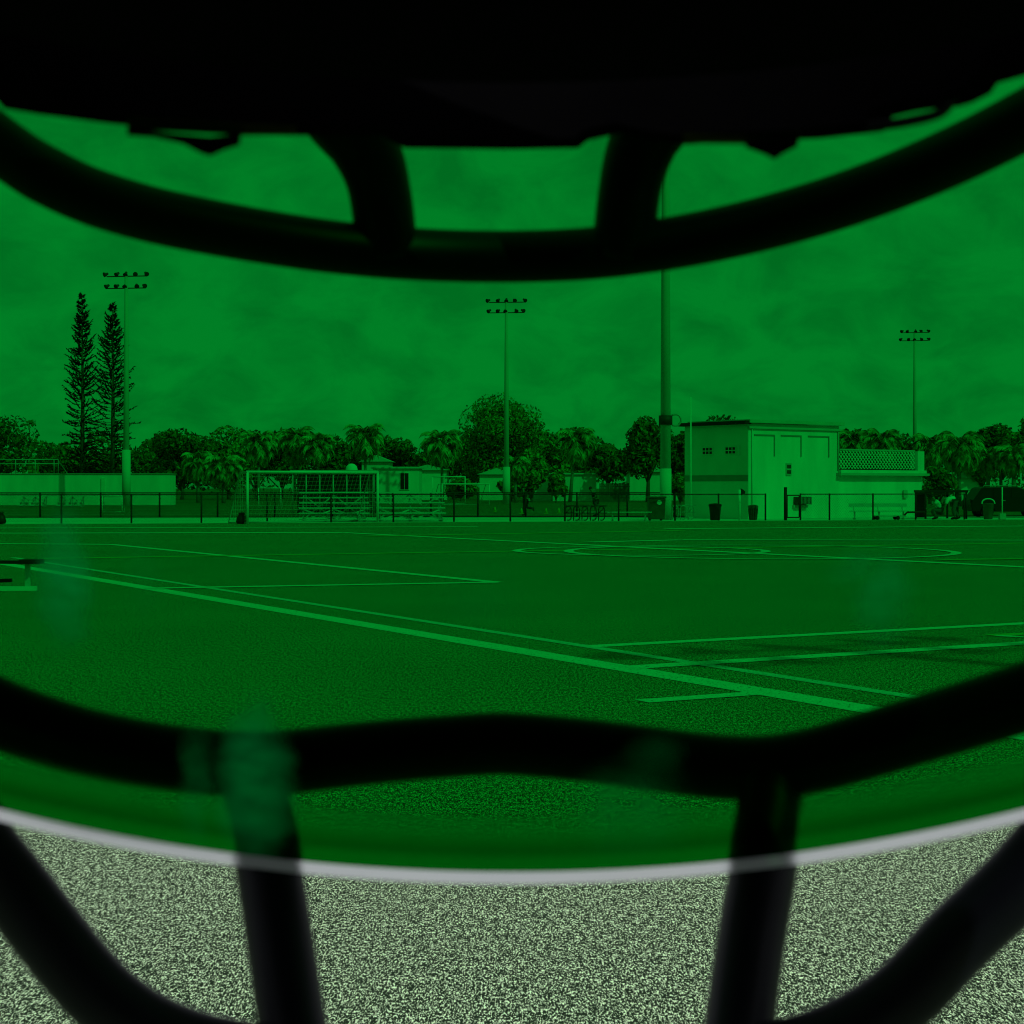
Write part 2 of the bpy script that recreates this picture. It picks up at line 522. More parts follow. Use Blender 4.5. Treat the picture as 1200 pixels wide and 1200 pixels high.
hbar([(800, 40), (776, 120), (754, 165), (738, 215), (730, 295)], [.0085, .0064, .0050, .0046, .0046])

# clips and brackets under the brow
def plate(name, poly, m, off, th=.0015, parent=helmet):
    front = [HP(x, y, off) for x, y in poly]
    back = [HP(x, y, off + th) for x, y in poly]
    n = len(poly)
    fs = [tuple(range(n)), tuple(reversed(range(n, 2 * n)))] + [(i, i + n, (i + 1) % n + n, (i + 1) % n) for i in range(n)]
    return MB().add(front + back, fs).build(name, m, parent)
plate('clip_strap', [(148, 137), (240, 142), (348, 147), (346, 158), (285, 159), (150, 152)], M['olive'], -.062)
plate('visor_clip', [(148, 150), (200, 156), (245, 160), (283, 157), (281, 170), (262, 176), (247, 183), (236, 180), (215, 169), (180, 161), (150, 159)], M['pad'], -.064)
plate('clip_strap', [(800, 156), (865, 159), (938, 152), (936, 166), (868, 169), (800, 168)], M['olive'], -.062)
plate('visor_clip', [(872, 165), (936, 163), (934, 172), (918, 180), (908, 187), (896, 181), (874, 173)], M['pad'], -.064)
MB().tube(spline([HP(x, y, -.055) for x, y in ((1018, 149), (1030, 147), (1048, 145), (1068, 141.5), (1095, 135), (1108, 127), (1116, 114))], 4), .0006, 8).build('strap_loop', M['guard_black'], helmet, True)

# visor: curved sheet of green polycarbonate
def vis_bottom(px): return 1022 - 74 * ((px - 600) / 600) ** 2
vv = []; vf = []; vuv = []
NX, NY = 72, 26
for i in range(NX + 1):
    px = -420 + 2040 * i / NX
    yb = vis_bottom(px)
    for j in range(NY + 1):
        t = j / NY
        yy = yb + (-10 - yb) * t
        vv.append(HP(px, yy, -.0125, .088, .16)); vuv.append(((px + 420) / 2040, t))
for i in range(NX):
    for j in range(NY):
        vf.append((i * (NY + 1) + j, (i + 1) * (NY + 1) + j, (i + 1) * (NY + 1) + j + 1, i * (NY + 1) + j + 1))
mv = bpy.data.materials.new('green_visor'); mv.use_nodes = True
nt = mv.node_tree; nt.nodes.remove(nt.nodes['Principled BSDF'])
out = nt.nodes['Material Output']
uv = nt.nodes.new('ShaderNodeUVMap'); uv.uv_map = 'surface'
tr = nt.nodes.new('ShaderNodeBsdfTransparent'); tr.inputs['Color'].default_value = (.0002, .36, .030, 1)
hz = nt.nodes.new('ShaderNodeBsdfTranslucent'); hz.inputs['Color'].default_value = (.0005, .56, .115, 1)  # pale haze that paints reflections into the visor sheet
acc = None
def u_of(px): return (px + 420) / 2040
def v_of(px, y): return (vis_bottom(px) - y) / (vis_bottom(px) + 10)
nz = nt.nodes.new('ShaderNodeTexNoise'); nz.inputs['Scale'].default_value = 38; nz.inputs['Detail'].default_value = 3
nt.links.new(uv.outputs[0], nz.inputs['Vector'])
wb = nt.nodes.new('ShaderNodeTexNoise'); wb.inputs['Scale'].default_value = 16; wb.inputs['Detail'].default_value = 4
nt.links.new(uv.outputs[0], wb.inputs['Vector'])
wsub = nt.nodes.new('ShaderNodeVectorMath'); wsub.operation = 'SUBTRACT'; wsub.inputs[1].default_value = (.5, .5, .5)
nt.links.new(wb.outputs['Color'], wsub.inputs[0])
wsc = nt.nodes.new('ShaderNodeVectorMath'); wsc.operation = 'SCALE'; wsc.inputs['Scale'].default_value = .028
nt.links.new(wsub.outputs[0], wsc.inputs[0])
wob = nt.nodes.new('ShaderNodeVectorMath'); wob.operation = 'ADD'
nt.links.new(uv.outputs[0], wob.inputs[0]); nt.links.new(wsc.outputs[0], wob.inputs[1])
def painted_reflection(px, y, rx, ry, amt, soft=1.0):
    """soft reflection painted into the visor as a hazy patch"""
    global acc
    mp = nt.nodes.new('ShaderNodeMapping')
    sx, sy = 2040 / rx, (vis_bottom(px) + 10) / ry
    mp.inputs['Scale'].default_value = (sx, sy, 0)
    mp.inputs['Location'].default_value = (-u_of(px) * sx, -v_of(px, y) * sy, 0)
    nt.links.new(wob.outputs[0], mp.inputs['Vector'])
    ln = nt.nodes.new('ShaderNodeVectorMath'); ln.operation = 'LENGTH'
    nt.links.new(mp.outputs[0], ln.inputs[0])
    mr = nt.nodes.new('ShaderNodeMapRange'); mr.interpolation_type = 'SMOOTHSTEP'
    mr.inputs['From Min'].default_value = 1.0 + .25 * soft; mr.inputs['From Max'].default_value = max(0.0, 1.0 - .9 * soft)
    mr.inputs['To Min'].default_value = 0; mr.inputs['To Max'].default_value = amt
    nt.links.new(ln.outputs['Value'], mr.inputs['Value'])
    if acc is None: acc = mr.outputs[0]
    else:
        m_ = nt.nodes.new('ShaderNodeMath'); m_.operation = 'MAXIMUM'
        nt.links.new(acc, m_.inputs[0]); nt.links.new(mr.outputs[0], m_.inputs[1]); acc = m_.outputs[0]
painted_reflection(76, 680, 34, 85, .50, .8)
painted_reflection(300, 915, 48, 100, .66, .75)
painted_reflection(300, 850, 24, 36, .34, .7)
painted_reflection(232, 915, 26, 75, .26, .8)
painted_reflection(1040, 700, 40, 62, .34, 1)
painted_reflection(1000, 668, 34, 24, .24, 1)
painted_reflection(740, 945, 70, 62, .22, 1)
painted_reflection(765, 892, 42, 34, .16, 1)
painted_reflection(165, 660, 26, 70, .07, 1)
painted_reflection(560, 700, 60, 60, .05, 1)
sepu = nt.nodes.new('ShaderNodeSeparateXYZ'); nt.links.new(uv.outputs[0], sepu.inputs[0])
def ramp(stops):
    r = nt.nodes.new('ShaderNodeValToRGB')
    for e in list(r.color_ramp.elements)[1:]: r.color_ramp.elements.remove(e)
    r.color_ramp.elements[0].position, r.color_ramp.elements[0].color = stops[0][0], (*stops[0][1], 1)
    for p_, c_ in stops[1:]:
        e = r.color_ramp.elements.new(p_); e.color = (*c_, 1)
    nt.links.new(sepu.outputs['Y'], r.inputs['Fac'])
    return r
# towards the cut rim the sheet bends and scatters what lies behind it
rim = ramp([(0, (1, 1, 1)), (.034, (1, 1, 1)), (.072, (0, 0, 0))])
rimc = ramp([(0, (.0002, .36, .022)), (.014, (.0002, .33, .02)), (.022, (.0001, .20, .011)), (.030, (.0001, .24, .013)), (.045, (.0002, .34, .024))])
rimb = nt.nodes.new('ShaderNodeBsdfRefraction'); rimb.inputs['IOR'].default_value = 1.06; rimb.inputs['Roughness'].default_value = .38
nt.links.new(rimc.outputs['Color'], rimb.inputs['Color'])
trm = nt.nodes.new('ShaderNodeMixShader')
nt.links.new(rim.outputs['Color'], trm.inputs['Fac']); nt.links.new(tr.outputs[0], trm.inputs[1]); nt.links.new(rimb.outputs[0], trm.inputs[2])
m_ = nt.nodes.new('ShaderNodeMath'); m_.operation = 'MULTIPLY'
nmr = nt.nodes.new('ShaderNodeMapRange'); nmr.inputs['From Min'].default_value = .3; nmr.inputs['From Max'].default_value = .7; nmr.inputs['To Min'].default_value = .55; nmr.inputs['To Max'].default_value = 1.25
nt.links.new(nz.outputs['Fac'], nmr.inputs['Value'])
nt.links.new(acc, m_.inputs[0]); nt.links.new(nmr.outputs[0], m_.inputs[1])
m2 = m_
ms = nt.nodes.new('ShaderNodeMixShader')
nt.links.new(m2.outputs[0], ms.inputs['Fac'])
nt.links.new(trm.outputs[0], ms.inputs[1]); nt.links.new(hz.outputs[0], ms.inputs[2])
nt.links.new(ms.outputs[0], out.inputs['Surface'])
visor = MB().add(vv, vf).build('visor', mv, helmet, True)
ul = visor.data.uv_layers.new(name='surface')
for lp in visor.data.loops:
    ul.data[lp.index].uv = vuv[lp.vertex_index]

me_ = bpy.data.materials.new('polished_visor_edge'); me_.use_nodes = True
nt = me_.node_tree; nt.nodes.remove(nt.nodes['Principled BSDF'])
out = nt.nodes['Material Output']
a_ = nt.nodes.new('ShaderNodeBsdfTranslucent'); a_.inputs['Color'].default_value = (.80, .82, .82, 1)
b_ = nt.nodes.new('ShaderNodeBsdfTransparent'); b_.inputs['Color'].default_value = (.75, .76, .78, 1)
tcn = nt.nodes.new('ShaderNodeTexCoord')
nn = nt.nodes.new('ShaderNodeTexNoise'); nn.inputs['Scale'].default_value = 90
nt.links.new(tcn.outputs['Object'], nn.inputs['Vector'])
nr = nt.nodes.new('ShaderNodeMapRange'); nr.inputs['To Min'].default_value = .70; nr.inputs['To Max'].default_value = 1.0
nt.links.new(nn.outputs['Fac'], nr.inputs['Value'])
ms = nt.nodes.new('ShaderNodeMixShader')
nt.links.new(nr.outputs[0], ms.inputs['Fac'])
nt.links.new(b_.outputs[0], ms.inputs[1]); nt.links.new(a_.outputs[0], ms.inputs[2])
rf = nt.nodes.new('ShaderNodeBsdfRefraction'); rf.inputs['Roughness'].default_value = .30; rf.inputs['IOR'].default_value = 1.46
rf.inputs['Color'].default_value = (1.0, .985, .94, 1)
ms2 = nt.nodes.new('ShaderNodeMixShader'); ms2.inputs['Fac'].default_value = .66
nt.links.new(ms.outputs[0], ms2.inputs[1]); nt.links.new(rf.outputs[0], ms2.inputs[2])
nt.links.new(ms2.outputs[0], out.inputs['Surface'])
ev = []; ef = []
for i in range(NX + 1):
    px = -420 + 2040 * i / NX
    yb = vis_bottom(px)
    for q, yy in enumerate((yb, yb + 7, yb + 14)):
        ev.append(HP(px, yy, -.0125 + .0011 * q, .088, .16))
for i in range(NX):
    for j in range(2):
        ef.append((i * 3 + j, i * 3 + j + 1, (i + 1) * 3 + j + 1, (i + 1) * 3 + j))
MB().add(ev, ef).build('visor_edge', me_, visor, True)

# ------------------------------------------------------------------ floodlight poles
def floodlight(loc, height, r0, r1, sleeve_h, label, arm_az, lamps=5, span=3.8, ls=.68, group='sports floodlight poles', collar=None, sleeve_r=None):
    t = thing('floodlight_pole', label, 'floodlight', loc, 0, group)
    MB().tube([(0, 0, 0), (0, 0, height * .5), (0, 0, height)], [r0, (r0 + r1) / 2, r1], 14).build('pole', M['concrete'], t, True)
    sr = sleeve_r or r0 * 1.25
    MB().tube([(0, 0, -.01), (0, 0, sleeve_h)], [sr, sr * .97], 16).build('pole_base', M['pale_concrete'], t, True)
    ca, sa = math.cos(arm_az), math.sin(arm_az)
    fw = Vector((sa, -ca, 0))
    for row, z in enumerate((height - 1.25, height - .12)):
        MB().bar((-ca * span / 2, -sa * span / 2, z), (ca * span / 2, sa * span / 2, z), .09, .09).build('crossarm', M['lamp'], t)
        for k in range(lamps):
            s_ = (k / (lamps - 1) - .5 + .03 * math.sin(k * 3.7 + row * 2 + height)) * span
            c = Vector((ca * s_, sa * s_, z + .30 * ls)) + fw * .1
            tilt = (fw * .8 + Vector((0, 0, -.6)) + Vector((ca, sa, 0)) * (k - (lamps - 1) / 2) * .38 + Vector((0, 0, .25 * math.sin(k * 2.1 + row)))).normalized()
            q = tilt.to_track_quat('Z', 'Y').to_matrix()
            lm = MB().lathe([(.10 * ls, -.42 * ls), (.17 * ls, -.36 * ls), (.19 * ls, -.1 * ls), (.26 * ls, .0), (.34 * ls, .2 * ls), (.34 * ls, .24 * ls), (.30 * ls, .24 * ls)], c, 12, q)
            lm.bar(c - tilt * .2, (ca * s_, sa * s_, z), .07)
            lm.build('lamp_head', M['lamp'], t, True)
    if collar:
        MB().tube([(0, 0, collar - .25), (0, 0, collar + .25)], sr * 1.15, 16).build('collar', M['lamp'], t, True)
        MB().tube(spline([(sr, -.1, collar + .28), (sr + .35, -.1, collar + .28), (sr + .5, -.1, collar), (sr + .35, -.1, collar - .28), (sr, -.1, collar - .28)], 4), .05, 8).build('bracket', M['steel'], t, True)
    return t
def gx(px, d): return Vector(((px - 600) / F * d, d, 0))
floodlight(gx(148, 165), 21.8, .33, .16, 5.3, 'floodlight pole beside the two tall narrow pines', R(-8))
floodlight(gx(593.5, 190), 22.0, .33, .16, 4.0, 'floodlight pole rising in front of the big round tree', R(-6))
floodlight(gx(1072, 245), 23.6, .33, .16, 4.0, 'distant floodlight pole behind the balcony building', R(-10), span=3.6)
floodlight(gx(780, 94), 27.0, .30, .16, 2.75, 'thick near floodlight pole with pale base and metal collar, left of the building', R(-5), collar=5.35, sleeve_r=.32)
# the pole whose lamps throw the row of shadows on the right of the field stands outside the frame
tgt = G(1010, 765)
hz_ = 19.0
base = Vector((tgt.x + sdir.x / sdir.z * hz_, tgt.y + sdir.y / sdir.z * hz_, 0))
floodlight(base, hz_ + .8, .33, .16, 4.0, 'floodlight pole standing outside the picture whose lamps shade the turf', R(29), lamps=5, span=4.4, ls=.85)

# ------------------------------------------------------------------ fences
def along(a, b, t): return a + (b - a) * t
def chain_mat():
    m = bpy.data.materials.new('chain_link'); m.use_nodes = True
    nt = m.node_tree; out = nt.nodes['Material Output']; b = nt.nodes['Principled BSDF']
    b.inputs['Base Color'].default_value = (.015, .016, .015, 1); b.inputs['Roughness'].default_value = .7
    tcx = nt.nodes.new('ShaderNodeTexCoord')
    w1 = nt.nodes.new('ShaderNodeTexWave'); w1.inputs['Scale'].default_value = 4.0; w1.bands_direction = 'DIAGONAL'
    mp = nt.nodes.new('ShaderNodeMapping'); mp.inputs['Scale'].default_value = (1, 1, -1)
    w2 = nt.nodes.new('ShaderNodeTexWave'); w2.inputs['Scale'].default_value = 4.0; w2.bands_direction = 'DIAGONAL'
    nt.links.new(tcx.outputs['Object'], w1.inputs['Vector']); nt.links.new(tcx.outputs['Object'], mp.inputs['Vector']); nt.links.new(mp.outputs[0], w2.inputs['Vector'])
    mx = nt.nodes.new('ShaderNodeMath'); mx.operation = 'MAXIMUM'
    nt.links.new(w1.outputs['Fac'], mx.inputs[0]); nt.links.new(w2.outputs['Fac'], mx.inputs[1])
    gt = nt.nodes.new('ShaderNodeMath'); gt.operation = 'GREATER_THAN'; gt.inputs[1].default_value = .996
    nt.links.new(mx.outputs[0], gt.inputs[0])
    t = nt.nodes.new('ShaderNodeBsdfTransparent')
    ms = nt.nodes.new('ShaderNodeMixShader')
    nt.links.new(gt.outputs[0], ms.inputs[0]); nt.links.new(t.outputs[0], ms.inputs[1]); nt.links.new(b.outputs[0], ms.inputs[2])
    nt.links.new(ms.outputs[0], out.inputs['Surface'])
    return m
M['chain'] = chain_mat()

def fence(name, label, pts, height, post_r, rail_r, bottom=True, mid=None, group=None):
    """pts: ground points of the posts"""
    o0 = pts[0]
    t = thing(name, label, 'fence', o0, 0, group)
    loc = [p - o0 for p in pts]
    for p in loc:
        MB().tube([p, p + Vector((0, 0, height + .04))], post_r, 8).build('post', M['black_metal'], t, True)
    MB().tube([p + Vector((0, 0, height)) for p in (loc[0], loc[-1])], rail_r, 8).build('top_rail', M['black_metal'], t, True)
    if bottom:
        MB().tube([p + Vector((0, 0, .06)) for p in (loc[0], loc[-1])], rail_r * .6, 6).build('bottom_rail', M['black_metal'], t, True)
    a, b = loc[0], loc[-1]
    MB().add([a + Vector((0, 0, .07)), b + Vector((0, 0, .07)), b + Vector((0, 0, height - .02)), a + Vector((0, 0, height - .02))], [(0, 1, 2, 3)]).build('chain_link_mesh', M['chain'], t)
    return t
def ofs(p, dy):                           # step back along the line of sight, staying in the same column
    return p * (1 + dy / p.y)
def edge_at(px):                          # where the turf edge is at column px, stepped back a little
    k = (px - 600) / F
    s = (k * eL.y - eL.x) / ((eR.x - eL.x) - k * (eR.y - eL.y))
    return ofs(eL + (eR - eL) * s, .9)
near_px = [-86, -8, 72, 154, 236, 313, 388, 461, 532, 598, 662, 725, 791, 842, 897]
fence('chain_link_fence', 'near black chain link fence running along the far edge of the field', [edge_at(p) for p in near_px], 1.38, .045, .026, False)
fence('chain_link_fence', 'black chain link fence in front of the white balcony building', [edge_at(p) for p in (938, 972, 1023, 1073, 1130)], 1.38, .045, .026, False)
# gate leaf
gp = edge_at(920.5); ge = edge_at(937)
g = thing('fence_gate', 'black gate leaf between its thick post and the building fence', 'gate', gp)
dv = ge - gp
MB().tube([(0, 0, 0), (0, 0, 1.75)], .09, 10).build('gate_post', M['black_metal'], g, True)
fr = MB()
for a, b in (((.12, .15), (.97, .15)), ((.12, 1.32), (.97, 1.32)), ((.12, .15), (.12, 1.32)), ((.97, .15), (.97, 1.32))):
    fr.tube([dv * a[0] + Vector((0, 0, a[1])), dv * b[0] + Vector((0, 0, b[1]))], .03, 8)
fr.build('gate_frame', M['black_metal'], g, True)
# far fence beyond the track
def far_at(px):
    k = (px - 600) / F
    s = (k * tL.y - tL.x) / ((tR.x - tL.x) - k * (tR.y - tL.y))
    return ofs(tL + (tR - tL) * s, 1.2)
far_px = [-92, -23, 47, 118, 187, 255, 322, 390, 460, 505, 560, 616, 676, 735, 790]
fence('chain_link_fence', 'far black chain link fence on the other side of the pale running track', [far_at(p) for p in far_px], 1.42, .05, .034, False)

# ------------------------------------------------------------------ building with balcony
def wdir(deg): return Vector((math.sin(R(deg)), math.cos(R(deg)), 0))
C0 = gx(877, 95.5)
BRZ = -R(52) + PI / 2                      # local x along the sunny wall, local y going back
bld = thing('field_house', 'white two storey block building with lattice balcony and dark roof edge on its left', 'building', C0, R(38))
LX, LY, BH = 7.36, 5.0, 5.45
WX = 14.75
z_cor = 1.7 + (572 - 501) * 95.5 / F
b = MB(); b.box((LX / 2, LY / 2, BH / 2 - .1), (LX, LY, BH - .2)); b.build('main_wall', M['white_wall'], bld)
# left face finishes: 3 mm proud sheets
def face_l(y0, y1, z0, z1, name, m, pr=.004):
    MB().box((-pr / 2, (y0 + y1) / 2, (z0 + z1) / 2), (pr, y1 - y0, z1 - z0)).build(name, m, bld)
face_l(0.02, LY, 2.42, 5.1, 'upper_left_wall', M['tan_wall'], .012)
face_l(0.0, LY, 2.08, 2.42, 'paint_band', M['band'], .03)
face_l(0.02, LY, 0, 2.08, 'lower_left_wall', M['cream_wall'], .010)
MB().box((-.12, LY / 2 + .02, 5.29), (.45, LY + .3, .19)).build('roof_edge', M['dark_trim'], bld)
MB().box((LX / 2 + .05, -.07, 5.36), (LX + .3, .34, .18)).build('parapet', M['trim'], bld)
MB().box((LX / 2 + .02, -.04, 5.02), (LX + .1, .16, .12)).build('cornice', M['trim'], bld)
MB().box((LX / 2 + .1, LY / 2 + .1, 5.44), (LX - .2, LY - .2, .06)).build('roof', M['roof_white'], bld)
# recessed panels: shadow lines along top and right painted as grey strips
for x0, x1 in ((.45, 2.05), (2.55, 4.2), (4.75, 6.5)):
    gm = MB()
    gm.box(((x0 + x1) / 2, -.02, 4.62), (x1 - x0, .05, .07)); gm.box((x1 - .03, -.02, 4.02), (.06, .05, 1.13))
    gm.build('panel_shadow_line', M['panel_shade'], bld)
# windows on the left face
for yc, fl in ((1.35, True), (3.15, False)):
    fm = MB(); zc_, hh, ww = 3.78, .36, .8
    fm.box((-.02, yc, zc_ + hh / 2 + .02), (.05, ww + .1, .05)); fm.box((-.02, yc, zc_ - hh / 2 - .02), (.05, ww + .1, .05))
    for k in range(4):
        fm.box((-.02, yc - ww / 2 + k * ww / 3, zc_), (.045, .05, hh))
    fm.box((-.02, yc, zc_), (.042, ww, .05))
    wn = fm.build('window', M['tan_wall'], bld)
    MB().box((-.014, yc, zc_), (.02, ww - .02, hh - .02)).build('pane', M['glass_dark'], wn)
    if fl: MB().box((-.03, yc - .66, zc_), (.06, .14, .5)).build('window_shutter', M['white_wall'], wn)
# vent and wall air conditioner on the sunny face
vx = 3.15
vm = MB(); vm.box((vx, -.03, 2.75), (.42, .06, .68)); vo = vm.build('vent', M['trim'], bld)
sm = MB()
for k in range(2): sm.box((vx, -.05, 2.6 + k * .3), (.32, .05, .2))
sm.build('vent_slat', M['ac'], vo)
ax_ = 4.1
am = MB(); am.box((ax_, -.2, 1.0), (1.05, .4, .42)); ao = am.build('air_conditioner', M['ac'], bld)
sm = MB()
for k in range(9): sm.box((ax_ - .44 + k * .11, -.41, 1.0), (.035, .03, .36))
sm.build('grille', M['steel'], ao)
MB().box((ax_ - .05, -.06, .68), (1.15, .12, .14)).build('sill', M['trim'], bld)
# balcony wing
MB().box(((LX + WX) / 2 + .005, LY / 2 + .05, 1.27), (WX - LX, LY, 2.54)).build('wing_wall', M['white_wall'], bld)
MB().box(((LX + WX) / 2 - .0, -.1, 2.50), (WX - LX + .5, .5, .14)).build('ledge', M['trim'], bld)
MB().box(((LX + WX) / 2 - .0, -.05, 2.66), (WX - LX + .2, .4, .17)).build('ledge', M['white_wall'], bld)
lt = MB()
zl0, zl1 = 2.80, 3.86
xx0, xx1 = LX + .1, WX - .62
hgt = zl1 - zl0
sp = .27
n = int((xx1 - xx0 + hgt) / sp)
for s_ in (1, -1):
    for i in range(n + 1):
        xa = xx0 - hgt + i * sp
        x0_, x1_ = max(xa, xx0), min(xa + hgt, xx1)
        if x1_ - x0_ < .03: continue
        za, zb_ = zl0 + (x0_ - xa), zl0 + (x1_ - xa)
        if s_ < 0: za, zb_ = zl1 - (x0_ - xa), zl1 - (x1_ - xa)
        lt.bar((x0_, .08 + .02 * s_, za), (x1_, .08 + .02 * s_, zb_), .02, .05)
lt.build('lattice', M['cream_wall'], bld)
MB().box(((xx0 + xx1) / 2, .08, zl1 + .05), (xx1 - xx0, .1, .09)).build('handrail', M['trim'], bld)
MB().box(((xx0 + xx1) / 2, .08, zl0 - .02), (xx1 - xx0, .08, .06)).build('bottom_rail', M['dark_trim'], bld)
MB().box((WX - .3, .1, 3.32), (.6, .5, 1.15)).build('corner_pillar', M['white_wall'], bld)
MB().tube([(LX - .12, -.06, 4.9), (LX - .12, -.06, 2.75)], .045, 8).build('downpipe', M['trim'], bld, True)
MB().tube([(.25, -.05, 4.95), (.25, -.05, .1)], .03, 8).build('conduit', M['white_wall'], bld, True)
MB().box((WX - 1.6, -.03, 1.35), (.34, .08, .46)).build('meter_box', M['trim'], bld)
# white pole by the far left corner
cl = gx(809.5, 97)
t = thing('antenna_mast', 'thin white mast standing against the left edge of the white building', 'mast', cl)
MB().tube([(0, 0, 0), (0, 0, 6.75)], [.07, .03], 8).build('mast', M['white_metal'], t, True)
MB().box((0, 0, .06), (.3, .3, .12)).build('foot', M['concrete'], t)

# ------------------------------------------------------------------ trees
def rnd_dir(rg):
    v = Vector((rg.gauss(0, 1), rg.gauss(0, 1), rg.gauss(0, 1)))
    return v.normalized()
def leaf_quad(b, p, nrm, s, rg):
    u = nrm.orthogonal().normalized(); v = nrm.cross(u)
    an = rg.random() * 2 * PI
    u, v = u * math.cos(an) + v * math.sin(an), v * math.cos(an) - u * math.sin(an)
    b.add([p - u * s, p - v * s * .5, p + u * s, p + v * s * .5], [(0, 1, 2, 3)])
def broadleaf(px, d, top, hw, label, seed, leaf='leaf_mid', bottom=None, n=2200, squash=1.0, lobes=13, name='broadleaf_tree', ls=1.0):
    rg = random.Random(seed)
    H = 1.7 + (572 - top) * d / F
    W = hw * d / F
    zb = (1.7 + (572 - bottom) * d / F) if bottom else H * .28
    zb = max(.4, zb)
    t = thing(name, label, 'tree', gx(px, d))
    tk = MB()
    tk.tube([(0, 0, -.1), (rg.uniform(-.2, .2), 0, zb * .6), (rg.uniform(-.4, .4), rg.uniform(-.3, .3), zb + (H - zb) * .45)], [H * .028, H * .022, H * .01], 8)
    lob = []
    cz = (zb + H) / 2; rz_ = (H - zb) / 2
    for i in range(lobes):
        a = rg.random() * 2 * PI; q = math.sqrt(rg.random())
        zz = rg.uniform(-.75, .72)
        rr = W * .74 * q * math.sqrt(max(.15, 1 - zz * zz * .8))
        c = Vector((math.cos(a) * rr, math.sin(a) * rr * .9, cz + zz * rz_ * .8))
        s_ = rg.uniform(.30, .5)
        lob.append((c, W * s_, rz_ * s_ * squash))
        tk.tube([(0, 0, zb * .75), Vector((c.x * .5, c.y * .5, (zb + c.z) / 2)), c], [H * .012, H * .008, H * .003], 6)
    lob.append((Vector((rg.uniform(-.15, .15) * W, 0, H - rz_ * .42)), W * .45, rz_ * .42))
    tk.build('trunk', M['bark'], t, True)
    b = MB()
    per = int(n * 1.6) // len(lob)
    for c, rw, rh in lob:
        for k in range(per):
            dv = rnd_dir(rg)
            q = .45 + .6 * rg.random() ** .5
            p = c + Vector((dv.x * rw * q, dv.y * rw * q, dv.z * rh * q))
            if p.z < .3: continue
            nn_ = (dv + rnd_dir(rg) * .9).normalized()
            leaf_quad(b, p, nn_, ls * rg.uniform(.18, .46) * d / 220, rg)
    b.build('crown', M[leaf], t)
    return t

def palm(px, d, top, label, seed, hw=26, trunk_r=.2, fan=True, group=None, leaf='leaf_palm', lean=0, nf=42, spiky=False):
    rg = random.Random(seed)
    H = 1.7 + (572 - top) * d / F
    Lf = hw * d / F * 1.12
    zc_ = H - Lf * .62
    t = thing('palm_tree', label, 'palm tree', gx(px, d), 0, group)
    MB().tube([(0, 0, -.1), (lean * .3, 0, zc_ * .35), (lean, 0, zc_)], [trunk_r * 1.3, trunk_r, trunk_r * .9], 9).build('trunk', M['palm_bark'], t, True)
    b = MB()
    c = Vector((lean, 0, zc_))
    for i in range(nf):
        a = 2 * PI * i * .381966 + rg.uniform(-.2, .2)
        el = R(75) - (i / nf) * R(125) + rg.uniform(-.12, .12)
        if spiky: el = R(80) - (i / nf) * R(55) + rg.uniform(-.2, .2)
        dr = Vector((math.cos(a), math.sin(a), 0))
        ln = Lf * rg.uniform(.85, 1.08)
        pts = []
        p = c.copy(); e = el
        ns = 7
        for k in range(ns + 1):
            pts.append(p.copy())
            p = p + (dr * math.cos(e) + Vector((0, 0, math.sin(e)))) * ln / ns
            e -= R(3 if spiky else 13) * (.5 + k * .22)
        side = dr.cross(Vector((0, 0, 1))).normalized()
        b.tube(pts, [.05 * d / 200] * (ns) + [.01], 4, False)
        for k in range(2 if not fan else 3, ns + 1):
            fr_ = k / ns
            wl = Lf * (.42 if fan else .34) * math.sin(min(1.0, fr_ * 1.15) * PI * .62 + .25)
            for s_ in (-1, 1):
                for jj in range(3):
                    base = pts[k - 1].lerp(pts[k], (jj + rg.random()) / 3)
                    fwd = (pts[k] - pts[k - 1]).normalized()
                    tip = base + (side * s_ * rg.uniform(.65, 1.0) + fwd * .75 + Vector((0, 0, -.55 - .3 * rg.random()))).normalized() * wl
                    wq = fwd * .10 * d / 200 * (1.4 if fan else 1)
                    b.add([base - wq, base + wq, tip + wq * .25], [(0, 1, 2)])
    b.build('crown', M[leaf], t)
    return t

